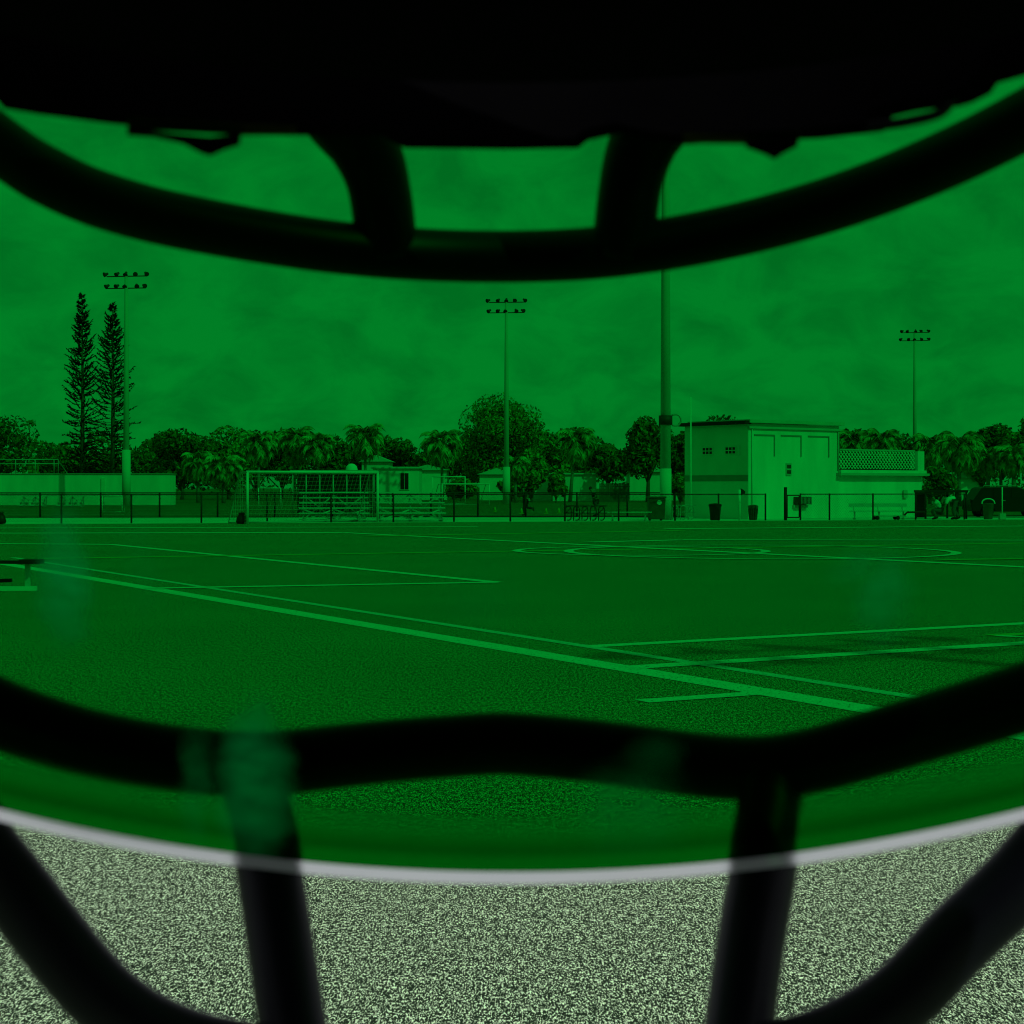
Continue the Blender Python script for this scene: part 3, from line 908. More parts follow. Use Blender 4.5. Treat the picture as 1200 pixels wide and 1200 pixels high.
def norfolk(px, d, top, hw, label, seed):
    rg = random.Random(seed)
    H = 1.7 + (572 - top) * d / F
    W = hw * d / F
    t = thing('norfolk_pine', label, 'pine tree', gx(px, d), 0, 'tall narrow pines')
    MB().tube([(0, 0, -.1), (.1, 0, H * .5), (0, 0, H)], [.32, .2, .03], 8).build('trunk', M['bark'], t, True)
    b = MB()
    z = H * .06
    while z < H - .12:
        f_ = z / H
        env = W * (1.0 if f_ < .5 else max(.07, (1 - (f_ - .5) / .5) ** .75))
        nb = 7 if f_ < .9 else 5
        a0 = rg.random() * 6
        for k in range(nb):
            if rg.random() < (.22 if f_ < .5 else .08): continue
            a = a0 + 2 * PI * k / nb + rg.uniform(-.35, .35)
            ln = env * rg.uniform(.55, 1.15)
            dr = Vector((math.cos(a), math.sin(a), 0))
            rise = rg.uniform(.15, .75) if f_ > .45 else rg.uniform(-.2, .4)
            p0 = Vector((0, 0, z + rg.uniform(-.3, .3)))
            p1 = p0 + dr * ln * .55 + Vector((0, 0, ln * rise * .3))
            p2 = p0 + dr * ln + Vector((0, 0, ln * rise + .12))
            b.tube([p0, p1, p2], [.03, .05, .03], 4)
            for q in range(17):                                   # tufts along the branch
                tt = .22 + .78 * (q + rg.random()) / 17
                c = p0.lerp(p2, tt) + Vector((0, 0, (p1.z - (p0.z + p2.z) / 2) * 4 * tt * (1 - tt)))
                dv = (dr * .7 + rnd_dir(rg) * .7 + Vector((0, 0, .25))).normalized()
                o_ = dv.orthogonal().normalized()
                sz = rg.uniform(.7, 1.3)
                b.add([c - dv * .06 * sz, c + o_ * .08 * sz, c + dv * .28 * sz, c - o_ * .08 * sz], [(0, 1, 2, 3)])
        z += .60 - .27 * f_
    b.build('crown', M['leaf_pine'], t)
    return t
norfolk(96, 200, 344, 24, 'taller and leftmost of the two narrow dark pines', 3)
norfolk(131.5, 200, 354, 29, 'shorter narrow dark pine, close beside the left floodlight pole', 5)

TR = 'broadleaf_tree'
broadleaf(-12, 230, 486, 55, 'dark tree cut by the left edge of the picture', 11, 'leaf_dark', 572, 2400)
broadleaf(66, 300, 519, 42, 'low distant trees left of the two narrow pines', 12, 'leaf_dark', 575, 1800)
broadleaf(116, 300, 528, 40, 'low dark tree behind the feet of the two narrow pines', 13, 'leaf_dark', 575, 1600)
broadleaf(172, 280, 526, 32, 'small dark tree just right of the left floodlight pole', 14, 'leaf_dark', 575, 1600)
broadleaf(213, 260, 503, 48, 'tall dark bushy tree behind the right end of the white wall', 15, 'leaf_dark', 572, 2600)
broadleaf(268, 262, 499, 40, 'dark broad tree above the pale clump of low palms', 16, 'leaf_mid', 572, 2400)
broadleaf(330, 275, 503, 44, 'mid green tree behind the left half of the soccer goal', 17, 'leaf_dark', 572, 2400)
broadleaf(388, 280, 509, 34, 'dark tree behind the middle of the soccer goal', 18, 'leaf_dark', 572, 2000)
broadleaf(466, 285, 513, 36, 'dark tree behind the flat white house', 19, 'leaf_dark', 572, 2000)
broadleaf(508, 280, 512, 32, 'dark tree between the flat white house and the big round tree', 20, 'leaf_dark', 572, 1800)
broadleaf(584, 250, 460, 60, 'biggest round tree, behind the middle floodlight pole', 21, 'leaf_mid', 566, 9000, lobes=20, ls=.75)
broadleaf(640, 275, 503, 34, 'mid green tree at the right foot of the big round tree', 22, 'leaf_mid', 568, 2000)
broadleaf(622, 215, 527, 20, 'small shrubby tree in front of the little house with two windows', 23, 'leaf_light', 585, 1300, name='shrub_tree')
broadleaf(651, 205, 553, 13, 'dark bush at the left end of the blank white house wall', 24, 'leaf_mid', 588, 900, name='bush')
broadleaf(600, 225, 558, 16, 'bush in front of the grey gabled house', 25, 'leaf_mid', 587, 800, name='bush')
broadleaf(712, 230, 521, 36, 'dark low tree above the wooden fence', 26, 'leaf_dark', 562, 2600)
broadleaf(759, 215, 488, 31, 'dark tree with leaning trunk just left of the near pole', 27, 'leaf_dark', 558, 2600)
broadleaf(799, 225, 505, 26, 'dark tree between the near pole and the white building', 28, 'leaf_dark', 568, 2000)
broadleaf(797, 150, 553, 13, 'scraggly bush between the near pole and the building foot', 29, 'leaf_mid', 588, 800, name='bush', ls=.7)
broadleaf(1010, 240, 507, 36, 'mid green tree behind the left part of the balcony', 30, 'leaf_dark', 572, 2200)
broadleaf(1175, 200, 497, 34, 'tall dark tree behind the parked vehicle', 31, 'leaf_dark', 553, 2600)
broadleaf(1208, 170, 487, 24, 'tree cut by the right edge of the picture', 32, 'leaf_mid', 560, 2200)
broadleaf(1098, 130, 545, 24, 'black shaded bush mass right of the balcony building', 33, 'leaf_dark', 598, 1800, name='bush', ls=.8)
broadleaf(1150, 230, 519, 26, 'distant tree right of the palms', 34, 'leaf_mid', 568, 1600)
broadleaf(540, 230, 560, 20, 'low bush behind the small far goal', 35, 'leaf_mid', 588, 900, name='bush')

broadleaf(190, 290, 512, 36, 'tree peeping out between the left floodlight pole and the tall dark bushy tree', 61, 'leaf_dark', 572, 1800)
broadleaf(300, 290, 505, 34, 'dark tree behind the left end of the soccer goal crossbar', 62, 'leaf_dark', 572, 1800)
broadleaf(436, 290, 507, 34, 'dark tree directly behind the palm that stands above the round tank', 63, 'leaf_dark', 572, 1800)
broadleaf(548, 285, 505, 30, 'dark tree on the left shoulder of the big round tree', 64, 'leaf_dark', 572, 1600)
broadleaf(680, 290, 515, 34, 'dark tree behind the head of the slanting palm', 65, 'leaf_dark', 572, 1800)
broadleaf(1050, 260, 506, 34, 'dark tree behind the right part of the lattice balcony', 66, 'leaf_dark', 572, 1800)
broadleaf(1130, 255, 512, 34, 'dark tree behind the palm with wide fronds', 67, 'leaf_dark', 572, 1800)
# distant belt that closes the gaps
belt = MB(); rg = random.Random(99)
for i in range(14000):
    px = rg.uniform(-260, 1460)
    hh = 10.2 + 1.6 * math.sin(px * .021) + 1.6 * math.sin(px * .057 + 1)
    p = gx(px, 340 + rg.uniform(-8, 8)); p.z = hh * math.sqrt(rg.random())
    leaf_quad(belt, p, (rnd_dir(rg) + Vector((0, -.6, .4))).normalized(), rg.uniform(.3, .8), rg)
tag(belt.build('distant_woodland', M['leaf_dark']), 'low dark belt of far off trees along the horizon', 'woodland', kind='stuff')

palm(232, 205, 528, 'left one of the low pale palms right of the white wall', 41, 21, .2)
palm(262, 198, 530, 'right one of the low pale palms, just left of the goal', 42, 24, .2)
palm(303, 230, 503, 'palm behind the left goalpost', 43, 24)
palm(345, 235, 500, 'tall palm behind the left end of the shelter roof', 44, 25)
palm(372, 232, 507, 'palm behind the middle of the shelter roof', 45, 22)
palm(428, 225, 495, 'palm standing out above the round tank and white house', 46, 25)
palm(518, 215, 502, 'palm with bare trunk left of the big round tree', 47, 25, .18)
palm(668, 215, 500, 'palm with tall bare slanting trunk in front of the blank white wall', 48, 24, .2, lean=.7)
palm(604, 205, 533, 'short palm in front of the foot of the big round tree', 49, 17, .18)
palm(1000, 200, 503, 'palm rising behind the left part of the lattice balcony', 50, 22)
palm(1034, 195, 501, 'palm rising behind the middle of the lattice balcony', 51, 24)
palm(1090, 190, 506, 'palm just right of the balcony pillar', 52, 25)
palm(1124, 165, 505, 'palm with wide fronds above the dark shelter', 53, 28)
palm(1158, 175, 521, 'slim palm left of the tall dark tree on the right', 54, 20)
palm(1188, 160, 519, 'palm above the parked vehicle near the right edge', 55, 22)
broadleaf(853, 125, 485.5, 33, 'tree whose ragged top shows over the dark roof edge', 56, 'leaf_dark', 540, 1500, ls=.8)
palm(930, 118, 503, 'palm whose few spiky tips show over the middle of the white parapet', 57, 24, .2, nf=16, leaf='leaf_pine', spiky=True)

# ------------------------------------------------------------------ houses far behind
def house(px0, px1, d, ytop, label, m='white_wall', depth=7, roof=None, ybase=None, rz=0, windows=(), roof_m='roof_white'):
    w_ = (px1 - px0) * d / F
    h_ = 1.7 + (572 - ytop) * d / F
    t = thing('house', label, 'house', gx((px0 + px1) / 2, d), rz)
    MB().box((0, depth / 2, h_ / 2), (w_, depth, h_)).build('wall', M[m], t)
    if roof == 'flat':
        MB().box((0, depth / 2, h_ + .1), (w_ + .5, depth + .5, .2)).build('roof', M[roof_m], t)
    elif roof:
        rb = MB(); ov = .4
        rb.prism([(-w_ / 2 - ov, h_ + .003), (w_ / 2 + ov, h_ + .003), (0, h_ + roof)], -ov, depth + ov)
        rb.build('roof', M[roof_m], t)
    for wx, wz, ww, wh in windows:
        fm = MB().box((wx, -.04, wz), (ww + .16, .08, wh + .16)).build('window', M['white_metal'], t)
        pm = MB(); pm.box((wx - ww / 4, -.09, wz), (ww / 2 - .06, .03, wh)); pm.box((wx + ww / 4, -.09, wz), (ww / 2 - .06, .03, wh))
        pm.build('pane', M['glass_dark'], fm)
    return t
house(437, 491, 205, 549, 'flat white house right of the shelter, with one dark window', roof='flat', windows=((1.0, 2.5, 1.0, 1.9),))
house(424, 456, 235, 541, 'white house with low gable roof behind the flat white house', roof=.9)
house(478, 524, 250, 551, 'pale grey house behind the bare trunk palm', 'cream_wall', roof=.8)
house(562, 602, 245, 556, 'grey gabled house partly hidden by the middle floodlight pole', 'tan_wall', roof=.9)
house(618, 646, 235, 556, 'little house with two windows right of the middle floodlight pole', 'cream_wall', roof='flat', windows=((-.5, 2.4, 1.0, 1.5),))
house(648, 699, 230, 556, 'blank white house wall behind the slanting palm trunk', roof='flat')
house(738, 800, 240, 553, 'white house wall behind the near pole', roof=.9)
house(1112, 1150, 230, 560, 'pale house glimpsed between the palms on the right', 'cream_wall', roof=.8)
t = thing('water_tank', 'round pale tank standing just left of the white gable house', 'tank', gx(412, 200))
MB().lathe([(.75, 0), (.75, 3.6), (.6, 4.2), (.3, 4.45), (.05, 4.5)], (0, 0, 0), 18).build('tank', M['cream_wall'], t, True)
MB().box((0, 0, .1), (1.7, 1.7, .2)).build('plinth', M['concrete'], t)
# wooden fence
fa, fb = gx(703, 215), gx(738, 215)
t = thing('wooden_fence', 'weathered upright board fence under the dark low tree', 'fence', fa)
wl = (fb - fa).length; fm = MB(); i = 0; rg = random.Random(4)
while i * .16 < wl:
    fm.box((i * .16, 0, 1.15 + rg.uniform(-.03, .03)), (.14, .03, 2.3)); i += 1
fm.build('board_panel', M['wood'], t)
rm = MB(); rm.box((wl / 2, .05, .5), (wl, .06, .1)); rm.box((wl / 2, .05, 1.9), (wl, .06, .1)); rm.build('rail', M['wood'], t)

# white wall with spectator railing on the left
d0 = 174
t = thing('concrete_stand', 'long low white concrete wall with a pipe railing on its left part', 'stand', gx(100, d0))
x0, x1 = (-60 - 100) * d0 / F, (199 - 100) * d0 / F
hw_ = 1.7 + (572 - 555.5) * d0 / F
MB().box(((x0 + x1) / 2, 1.5, hw_ / 2), (x1 - x0, 3, hw_)).build('wall', M['white_wall'], t)
MB().box(((x0 + x1) / 2, 1.5, hw_ + .03), (x1 - x0 + .2, 3.2, .06)).build('coping', M['trim'], t)
MB().box(((121 - 100) * d0 / F, -.06, 1.5), (.35, .12, 2.4)).build('buttress', M['tan_wall'], t)
xr = (68 - 100) * d0 / F
zr = 1.7 + (572 - 538.5) * d0 / F
rm = MB()
for z in (zr, (zr + hw_) / 2 + .3): rm.tube([(x0, .1, z), (xr, .1, z)], .05, 6)
rm.build('railing', M['steel'], t, True)
for px in (-24, 18, 41, 63, 68):
    MB().tube([((px - 100) * d0 / F, .1, hw_), ((px - 100) * d0 / F, .1, zr)], .05, 6).build('railing_post', M['steel'], t, True)
MB().tube([(xr, .1, zr - .1), (xr + .9, .1, hw_ + .05)], .05, 6).build('railing_brace', M['steel'], t, True)
MB().box(((36 - 100) * d0 / F, .9, hw_ + .55), (.9, .7, 1.1)).build('equipment_box', M['leaf_mid'], t)

# ------------------------------------------------------------------ goals
def goal(loc, rz, W, H, D, label, r=.06, netting=True, group='soccer goals'):
    t = thing('soccer_goal', label, 'goal', loc, rz, group)
    for s_ in (0, W):
        MB().tube([(s_, 0, 0), (s_, 0, H)], r, 10).build('goalpost', M['white_metal'], t, True)
    MB().tube([(-r, 0, H), (W + r, 0, H)], r, 10).build('crossbar', M['white_metal'], t, True)
    bm_ = MB()
    dt = D * .38
    for s_ in (0, W):
        bm_.tube([(s_, 0, H - .02), (s_, dt, H - .02), (s_, D, .05), (s_, 0, .05)], r * .55, 8)
    bm_.tube([(0, D, .05), (W, D, .05)], r * .55, 8)
    bm_.build('rear_frame', M['steel'], t, True)
    if netting:
        nb = MB(); st = .22; cr_ = .007
        nx = int(W / st)
        for i in range(nx + 1):
            x = W * i / nx
            nb.tube([(x, 0, H - .06), (x, dt, H - .09), (x, D, .08)], cr_, 3, False)
        path = [Vector((0, dt * q / 4, H - .06)) for q in range(5)] + [Vector((0, dt + (D - dt) * q / 12, (H - .09) * (1 - q / 12) + .08)) for q in range(1, 13)]
        for p in path:
            sag = .03
            nb.tube([(0, p.y, p.z), (W / 2, p.y + sag, p.z - sag), (W, p.y, p.z)], cr_, 3, False)
        for s_ in (0, W):
            for q in range(1, 12):
                z = H * q / 12
                ye = dt + (D - dt) * (1 - z / H)
                nb.tube([(s_, 0, z), (s_, ye, z)], cr_, 3, False)
            for q in range(1, 8):
                y = D * q / 8
                zt = H - .05 if y < dt else H * (1 - (y - dt) / (D - dt))
                nb.tube([(s_, y, .05), (s_, y, zt)], cr_, 3, False)
        nb.build('net', M['net'], t)
    return t
ga, gb = G(290, 614.2), G(442.5, 612.2)
gv = gb - ga
goal(ga, math.atan2(gv.y, gv.x), gv.length, 2.47, 2.0, 'large white soccer goal with net in front of the bleachers')
ga, gb = gx(518, 172), gx(573.5, 176)
gv = gb - ga
goal(ga, math.atan2(gv.y, gv.x), gv.length, 2.1, 1.5, 'small white goal frame behind the track, right of the bleachers', .06, False)
ga, gb = gx(507, 186), gx(545, 186)
goal(ga, 0, (gb - ga).length, 2.9, 1.2, 'taller white goal frame partly behind the small one', .06, False)
ga, gb = gx(120, 122), gx(143, 122)
goal(ga, 0, (gb - ga).length, 1.15, .8, 'little goal frame in front of the long white wall', .04, False)
ga, gb = gx(303, 150), gx(329, 150)
goal(ga, 0, (gb - ga).length, 1.7, .9, 'little goal frame seen through the net of the large goal', .04, False)
# sandbag at the goal foot
def sandbag(loc, label, s=1.0):
    b = MB()
    b.lathe([(.02, 0), (.26 * s, .02), (.3 * s, .14 * s), (.25 * s, .34 * s), (.16 * s, .5 * s), (.2 * s, .56 * s), (.05, .58 * s)], (0, 0, 0), 12)
    o = b.build('sandbag', M['black_plastic'], None, True); o.location = loc; o.scale = (1, .7, 1)
    return tag(o, label, 'sandbag')
sandbag(G(283.5, 614), 'black sandbag on the turf beside the left goalpost', .95)
sandbag(G(0, 614.2), 'black bag on the turf cut by the left edge of the picture', 1.0)

# ------------------------------------------------------------------ bleachers
def bleacher(loc, rz, W, rows, label, group='aluminium bleachers'):
    t = thing('bleacher', label, 'bleacher', loc, rz, group)
    for i in range(rows):
        z = .42 + i * .26; y = i * .55
        MB().box((W / 2, y, z), (W, .26, .05)).build('seat_plank', M['alu'], t)
        MB().box((W / 2, y - .28, z - .24 if i else .12), (W, .24, .04)).build('foot_plank', M['alu'], t)
    Yb = (rows - 1) * .55 + .15; Zb = .42 + (rows - 1) * .26
    for k in range(3):
        x = W * (.06 + .44 * k)
        fm = MB()
        fm.bar((x, -.3, .04), (x, Yb, .04), .06); fm.bar((x, Yb, .04), (x, Yb, Zb), .06); fm.bar((x, -.2, .1), (x, Yb, Zb - .05), .06)
        for i in range(rows): fm.bar((x, i * .55, .05), (x, i * .55, .4 + i * .26), .05)
        fm.build('frame', M['steel'], t)
    bm_ = MB()
    for a, b in ((.06, .5), (.5, .94)):
        bm_.bar((W * a, Yb, .08), (W * b, Yb, Zb - .1), .07); bm_.bar((W * a, Yb + .07, Zb - .1), (W * b, Yb + .07, .08), .07)
        bm_.bar((W * a, -.32, .08), (W * b, .55, .62), .06); bm_.bar((W * a, .55, .62), (W * b, -.32, .08), .06)
    bm_.build('cross_brace', M['alu'], t)
    return t
bl = bleacher(ofs(edge_at(350), 1.6), R(6), 3.55, 5, 'left aluminium bleacher, behind the soccer goal net')
dup(bl, ofs(edge_at(441), 1.6), R(6), 'right aluminium bleacher, just right of the soccer goal')
bs = bleacher(gx(22, 158), R(0), 2.3, 3, 'small low bleacher in front of the left part of the white wall')
dup(bs, gx(66, 158), R(0), 'small low bleacher in front of the middle of the white wall')
# shelter behind
d0 = 110
W_ = (438 - 343) * d0 / F
t = thing('dugout_shelter', 'open sided shelter with flat pale roof and dark screens behind the goal', 'shelter', gx(343, d0))
zt = 1.7 + (572 - 552) * d0 / F
MB().box((W_ / 2, 1.2, zt), (W_ + .3, 2.8, .12)).build('roof', M['alu'], t)
for k in range(7):
    MB().tube([(W_ * k / 6, 0, 0), (W_ * k / 6, 0, zt - .06)], .05, 8).build('post', M['steel'], t, True)
MB().box((W_ / 2, 2.3, 1.35), (W_, .05, 2.5)).build('rear_screen', M['shadow_screen'], t)
MB().tube([(0, -.02, 1.42), (W_, -.02, 1.42)], .05, 8).build('rail', M['alu'], t, True)
MB().box((W_ / 2, 1.6, .45), (W_ - .3, .35, .05)).build('bench', M['alu'], t)

# ------------------------------------------------------------------ benches, racks, bins
def bench(loc, rz, W, label, back=False, group='aluminium benches', h=.45):
    t = thing('bench', label, 'bench', loc, rz, group)
    MB().box((W / 2, 0, h), (W, .28, .05)).build('seat', M['alu'], t)
    if back: MB().box((W / 2, .22, h + .32), (W, .04, .2)).build('backrest', M['alu'], t)
    for q in (.08, .5, .92):
        lm = MB(); lm.bar((W * q, 0, 0), (W * q, 0, h - .025), .07); lm.bar((W * q, -.2, .03), (W * q, .22, .03), .06)
        if back: lm.bar((W * q, .15, h - .05), (W * q, .25, h + .4), .05)
        lm.build('leg', M['steel'], t)
    return t
e = ofs(edge_at(672), 1.0)
bench(e, R(3), (764 - 672) * e.y / F, 'pale bench in front of the two looped racks, left of the near pole')
e = ofs(edge_at(996), 1.6)
bench(e, R(6), (1066 - 996) * e.y / F, 'bench with backrest against the white building under the balcony', True)

def rack(loc, rz, label, n=5, m='black_metal'):
    t = thing('bike_rack', label, 'bike rack', loc, rz, 'looped tube racks')
    for k in range(n):
        x = k * .43
        pts = spline([(x, 0, .02), (x, 0, .6), (x + .08, 0, .74), (x + .22, 0, .74), (x + .3, 0, .6), (x + .3, 0, .2), (x + .22, 0, .06), (x + .08, 0, .06)], 4)
        MB().tube(pts, .028, 7).build('loop', M[m], t, True)
        if k % 2 == 0:
            MB().tube([(x + .02, .02, .42), (x + .3, .02, .70)], .024, 6).build('strut', M[m], t, True)
    rm = MB(); rm.tube([(-.05, .03, .42), (n * .43, .03, .42)], .028, 7); rm.tube([(-.05, .03, .78), (n * .43, .03, .78)], .028, 7)
    rm.build('rail', M[m], t, True)
    return t
e = ofs(edge_at(662.5), .35)
rk = rack(e, R(3), 'black looped tube rack left of the near pole, against the fence')
e = ofs(edge_at(788), 2.2)
rack(e, R(6), 'pale looped tube rack between the near pole and the white building', 3, 'steel')

# dark green wheeled cart bin left of the pole
e = ofs(edge_at(759), .9)
t = thing('wheeled_bin', 'big dark green wheeled bin standing against the near pole', 'bin', e + Vector((.45, 0, 0)), R(4))
MB().box((0, 0, .62), (.78, .7, 1.1), 0, 1.12).build('body', M['green_plastic'], t, bevel=.03)
MB().box((0, 0, 1.22), (.94, .86, .09)).build('lid', M['green_plastic'], t, bevel=.02)
for s_ in (-.3, .3): MB().tube([(s_ - .05, .34, .12), (s_ + .05, .34, .12)], .12, 14).build('wheel', M['rubber'], t, True)
MB().lathe([(.13, 0), (.13, .012), (.02, .013)], (.1, -.385, .95), 12, Matrix.Rotation(PI / 2, 3, 'X')).build('badge', M['white_metal'], t)

def trashcan(px, label, m, h, r, lid=True, off=.9, name='trash_can'):
    e = ofs(edge_at(px), off)
    t = thing(name, label, 'trash can', e, 0, 'trash cans along the fence')
    MB().lathe([(r * .78, 0), (r * .8, .02), (r, h), (r * 1.08, h + .015), (r * 1.08, h + .06), (r * .96, h + .06), (r * .94, h - .1)], (0, 0, 0), 20).build('body', M[m], t, True)
    if lid: MB().lathe([(r * 1.12, h + .063), (r * 1.12, h + .1), (r * .9, h + .15), (r * .25, h + .18)], (0, 0, 0), 20).build('lid', M[m], t, True)
    return t
trashcan(838, 'black tapered trash can in front of the left wall of the building', 'black_plastic', .72, .32)
t = trashcan(882.5, 'grey green ribbed trash can at the sunny corner of the building', 'grey_bin', .64, .25, True)
rb = MB()
for k in range(14):
    a = 2 * PI * k / 14
    rb.bar((.20 * math.cos(a), .20 * math.sin(a), .04), (.255 * math.cos(a), .255 * math.sin(a), .62), .025)
rb.build('rib', M['black_plastic'], t)
t = trashcan(1158, 'grey trash can with hooped handle in front of the parked vehicle', 'grey_bin', .8, .29, False, .6)
MB().tube(spline([(-.34, 0, .84), (-.3, 0, 1.0), (-.12, 0, 1.1), (.12, 0, 1.1), (.3, 0, 1.0), (.36, 0, .84)], 5), .04, 8).build('hoop_handle', M['white_metal'], t, True)

# corner flag in front of the building
e = ofs(edge_at(866.5), .5)
t = thing('corner_flag', 'white post with small dark pennant in front of the building corner', 'flag', e)
MB().tube([(0, 0, 0), (0, 0, 1.62)], .075, 8).build('post', M['white_metal'], t, True)
fm = MB()
fm.add([(.06, 0, 1.7), (.2, -.03, 1.62), (.32, .02, 1.52), (.3, .02, 1.42), (.18, -.03, 1.36), (.06, 0, 1.3)], [(0, 1, 5), (1, 4, 5), (1, 2, 4), (2, 3, 4)])
fm.build('pennant', M['cloth_dark'], t)

# white post near the right edge
e = ofs(edge_at(1174.5), -.2)
t = thing('marker_post', 'slim white post in front of the parked vehicle', 'post', e)
MB().tube([(0, 0, 0), (0, 0, 1.75)], .035, 8).build('pole', M['white_metal'], t, True)
MB().box((0, 0, .16), (.34, .34, .32)).build('base', M['concrete'], t, bevel=.02)

# dark shade frame
e = ofs(edge_at(1084), 2.2)
W_ = (1134 - 1084) * e.y / F
t = thing('shade_shelter', 'black framed flat shelter between the balcony building and the vehicle', 'shelter', e, R(4))
MB().box((W_ / 2, .9, 1.52), (W_ + .1, 2.0, .14)).build('roof', M['black_metal'], t)
for x in (.03, W_ * .78, W_ - .03):
    for y in (0, 1.8):
        MB().tube([(x, y, 0), (x, y, 1.45)], .06, 8).build('post', M['black_metal'], t, True)
MB().box((W_ * .11, 1.7, .75), (W_ * .2, .06, 1.4)).build('side_panel', M['black_metal'], t)

# flat hand cart
e = ofs(edge_at(1024), .3)
W_ = (1088 - 1024) * e.y / F
t = thing('hand_cart', 'low flat cart with small wheels and long handle beside the crouching people', 'cart', e, R(3))
MB().box((W_ * .3, 0, .2), (W_ * .55, .6, .06)).build('deck', M['steel'], t)
for x in (.12, W_ * .42): 
    for y in (-.28, .28):
        MB().tube([(x - .0, y - .03, .11), (x, y + .03, .11)], .11, 14).build('wheel', M['rubber'], t, True)
MB().tube([(W_ * .56, 0, .22), (W_ * .62, 0, .4), (W_ * .95, 0, .42)], .05, 8).build('handle', M['black_metal'], t, True)

# training cones on the far grass
for i, (px, py, lb) in enumerate(((580, 600, 'yellow cone left of the running person in dark clothes'), (611, 602, 'yellow cone at the feet of the running person'), (640, 602, 'yellow cone midway between the two dark figures'), (655, 601.5, 'yellow cone just left of the looped black rack'))):
    t = thing('training_cone', lb, 'cone', G(px, py), 0, 'small training cones')
    MB().lathe([(.13, .02), (.03, .36), (.02, .37)], (0, 0, 0), 12).build('cone_body', M['cone'], t, True)
    MB().box((0, 0, .012), (.3, .3, .024)).build('cone_base', M['cone'], t)

# near bench on the left, end view
pe = G(24, 692)
t = thing('team_bench', 'dark topped bench end on a pale ground skid at the left of the field', 'bench', pe, R(0))
sc = pe.y / F
MB().box((-1.75, .35, .0 + .475), (4.3, .30, .05), R(-14)).build('seat', M['black_metal'], t)
MB().box((((38 - 24)) * sc, -.05, .485), (.34, .34, .075)).build('seat_bracket', M['black_metal'], t, bevel=.01)
lg = MB(); lg.bar(((32.5 - 24) * sc, 0, .05), ((32.5 - 24) * sc, 0, .45), .075); lg.build('leg', M['alu'], t)
MB().box((-1.6 + (50 - 24) * sc / 2 * 2 - .2, -.02, .035), (3.4, .12, .07)).build('skid', M['white_metal'], t)
MB().bar((-2.6, .2, .05), (-.2, .2, .16), .06).build('lower_brace', M['black_metal'], t)

# ------------------------------------------------------------------ vehicle
e = ofs(edge_at(1138), 6)
W_ = 4.9
t = thing('parked_suv', 'dark parked vehicle partly cut by the right edge of the picture', 'car', e, R(3))
bp = [(0.05, .42), (0.0, .75), (.05, 1.02), (.18, 1.08), (.62, 1.70), (.85, 1.78), (2.7, 1.80), (3.0, 1.72), (3.65, 1.12), (4.65, 1.02), (4.86, .9), (4.9, .5), (4.8, .36), (4.35, .34), (4.2, .62), (3.9, .74), (3.6, .62), (3.46, .34), (1.42, .34), (1.28, .62), (.98, .74), (.68, .62), (.54, .36), (.2, .36)]
MB().prism(bp, 0, 1.85).build('body', M['car_paint'], t, bevel=.05)
for poly in ([(.42, 1.14), (.78, 1.64), (1.22, 1.68), (1.22, 1.14)], [(1.32, 1.14), (1.32, 1.68), (2.28, 1.70), (2.28, 1.14)], [(2.38, 1.14), (2.38, 1.70), (2.75, 1.69), (3.0, 1.6), (3.42, 1.14)]):
    MB().prism(poly, -.012, .03).build('window', M['glass_dark'], t)
for x in (.98, 3.9):
    for y in (.1, 1.75):
        wm = MB().tube([(x, y - .11, .36), (x, y + .11, .36)], .35, 20).build('wheel', M['rubber'], t, True)
        MB().tube([(x, y - .118, .36), (x, y + .118, .36)], .19, 14).build('rim', M['grey_bin'], wm, True)
MB().box((.0, .16, .95), (.1, .2, .22)).build('tail_light', M['red_lens'], t)
MB().box((4.8, .25, .85), (.16, .36, .18)).build('headlight', M['white_metal'], t)
MB().box((1.9, -.02, .98), (.2, .05, .035)).build('door_handle', M['steel'], t)
MB().box((1.75, .2, 1.84), (1.9, .05, .04)).build('roof_rail', M['steel'], t)

# ------------------------------------------------------------------ people
def skin_obj(name, m, parent, joints, edges, root=0):
    """one continuous surface grown over a skeleton"""
    me = bpy.data.meshes.new(name)
    names = list(joints)
    idx = {n_: i for i, n_ in enumerate(names)}
    me.from_pydata([joints[n_][0] for n_ in names], [(idx[a], idx[b]) for a, b in edges], [])
    o = bpy.data.objects.new(name, me); COL.objects.link(o); o.parent = parent
    me.materials.append(m)
    sk = o.modifiers.new('skin', 'SKIN')
    sk.use_smooth_shade = True
    layer = me.skin_vertices[0] if len(me.skin_vertices) else None
    for i, n_ in enumerate(names):
        r_ = joints[n_][1]
        layer.data[i].radius = (r_, r_) if not isinstance(r_, tuple) else r_
        layer.data[i].use_root = (i == root)
    ss = o.modifiers.new('sub', 'SUBSURF'); ss.levels = 1; ss.render_levels = 1
    return o
def lerp(a, b, t): return tuple(a[i] + (b[i] - a[i]) * t for i in range(3))
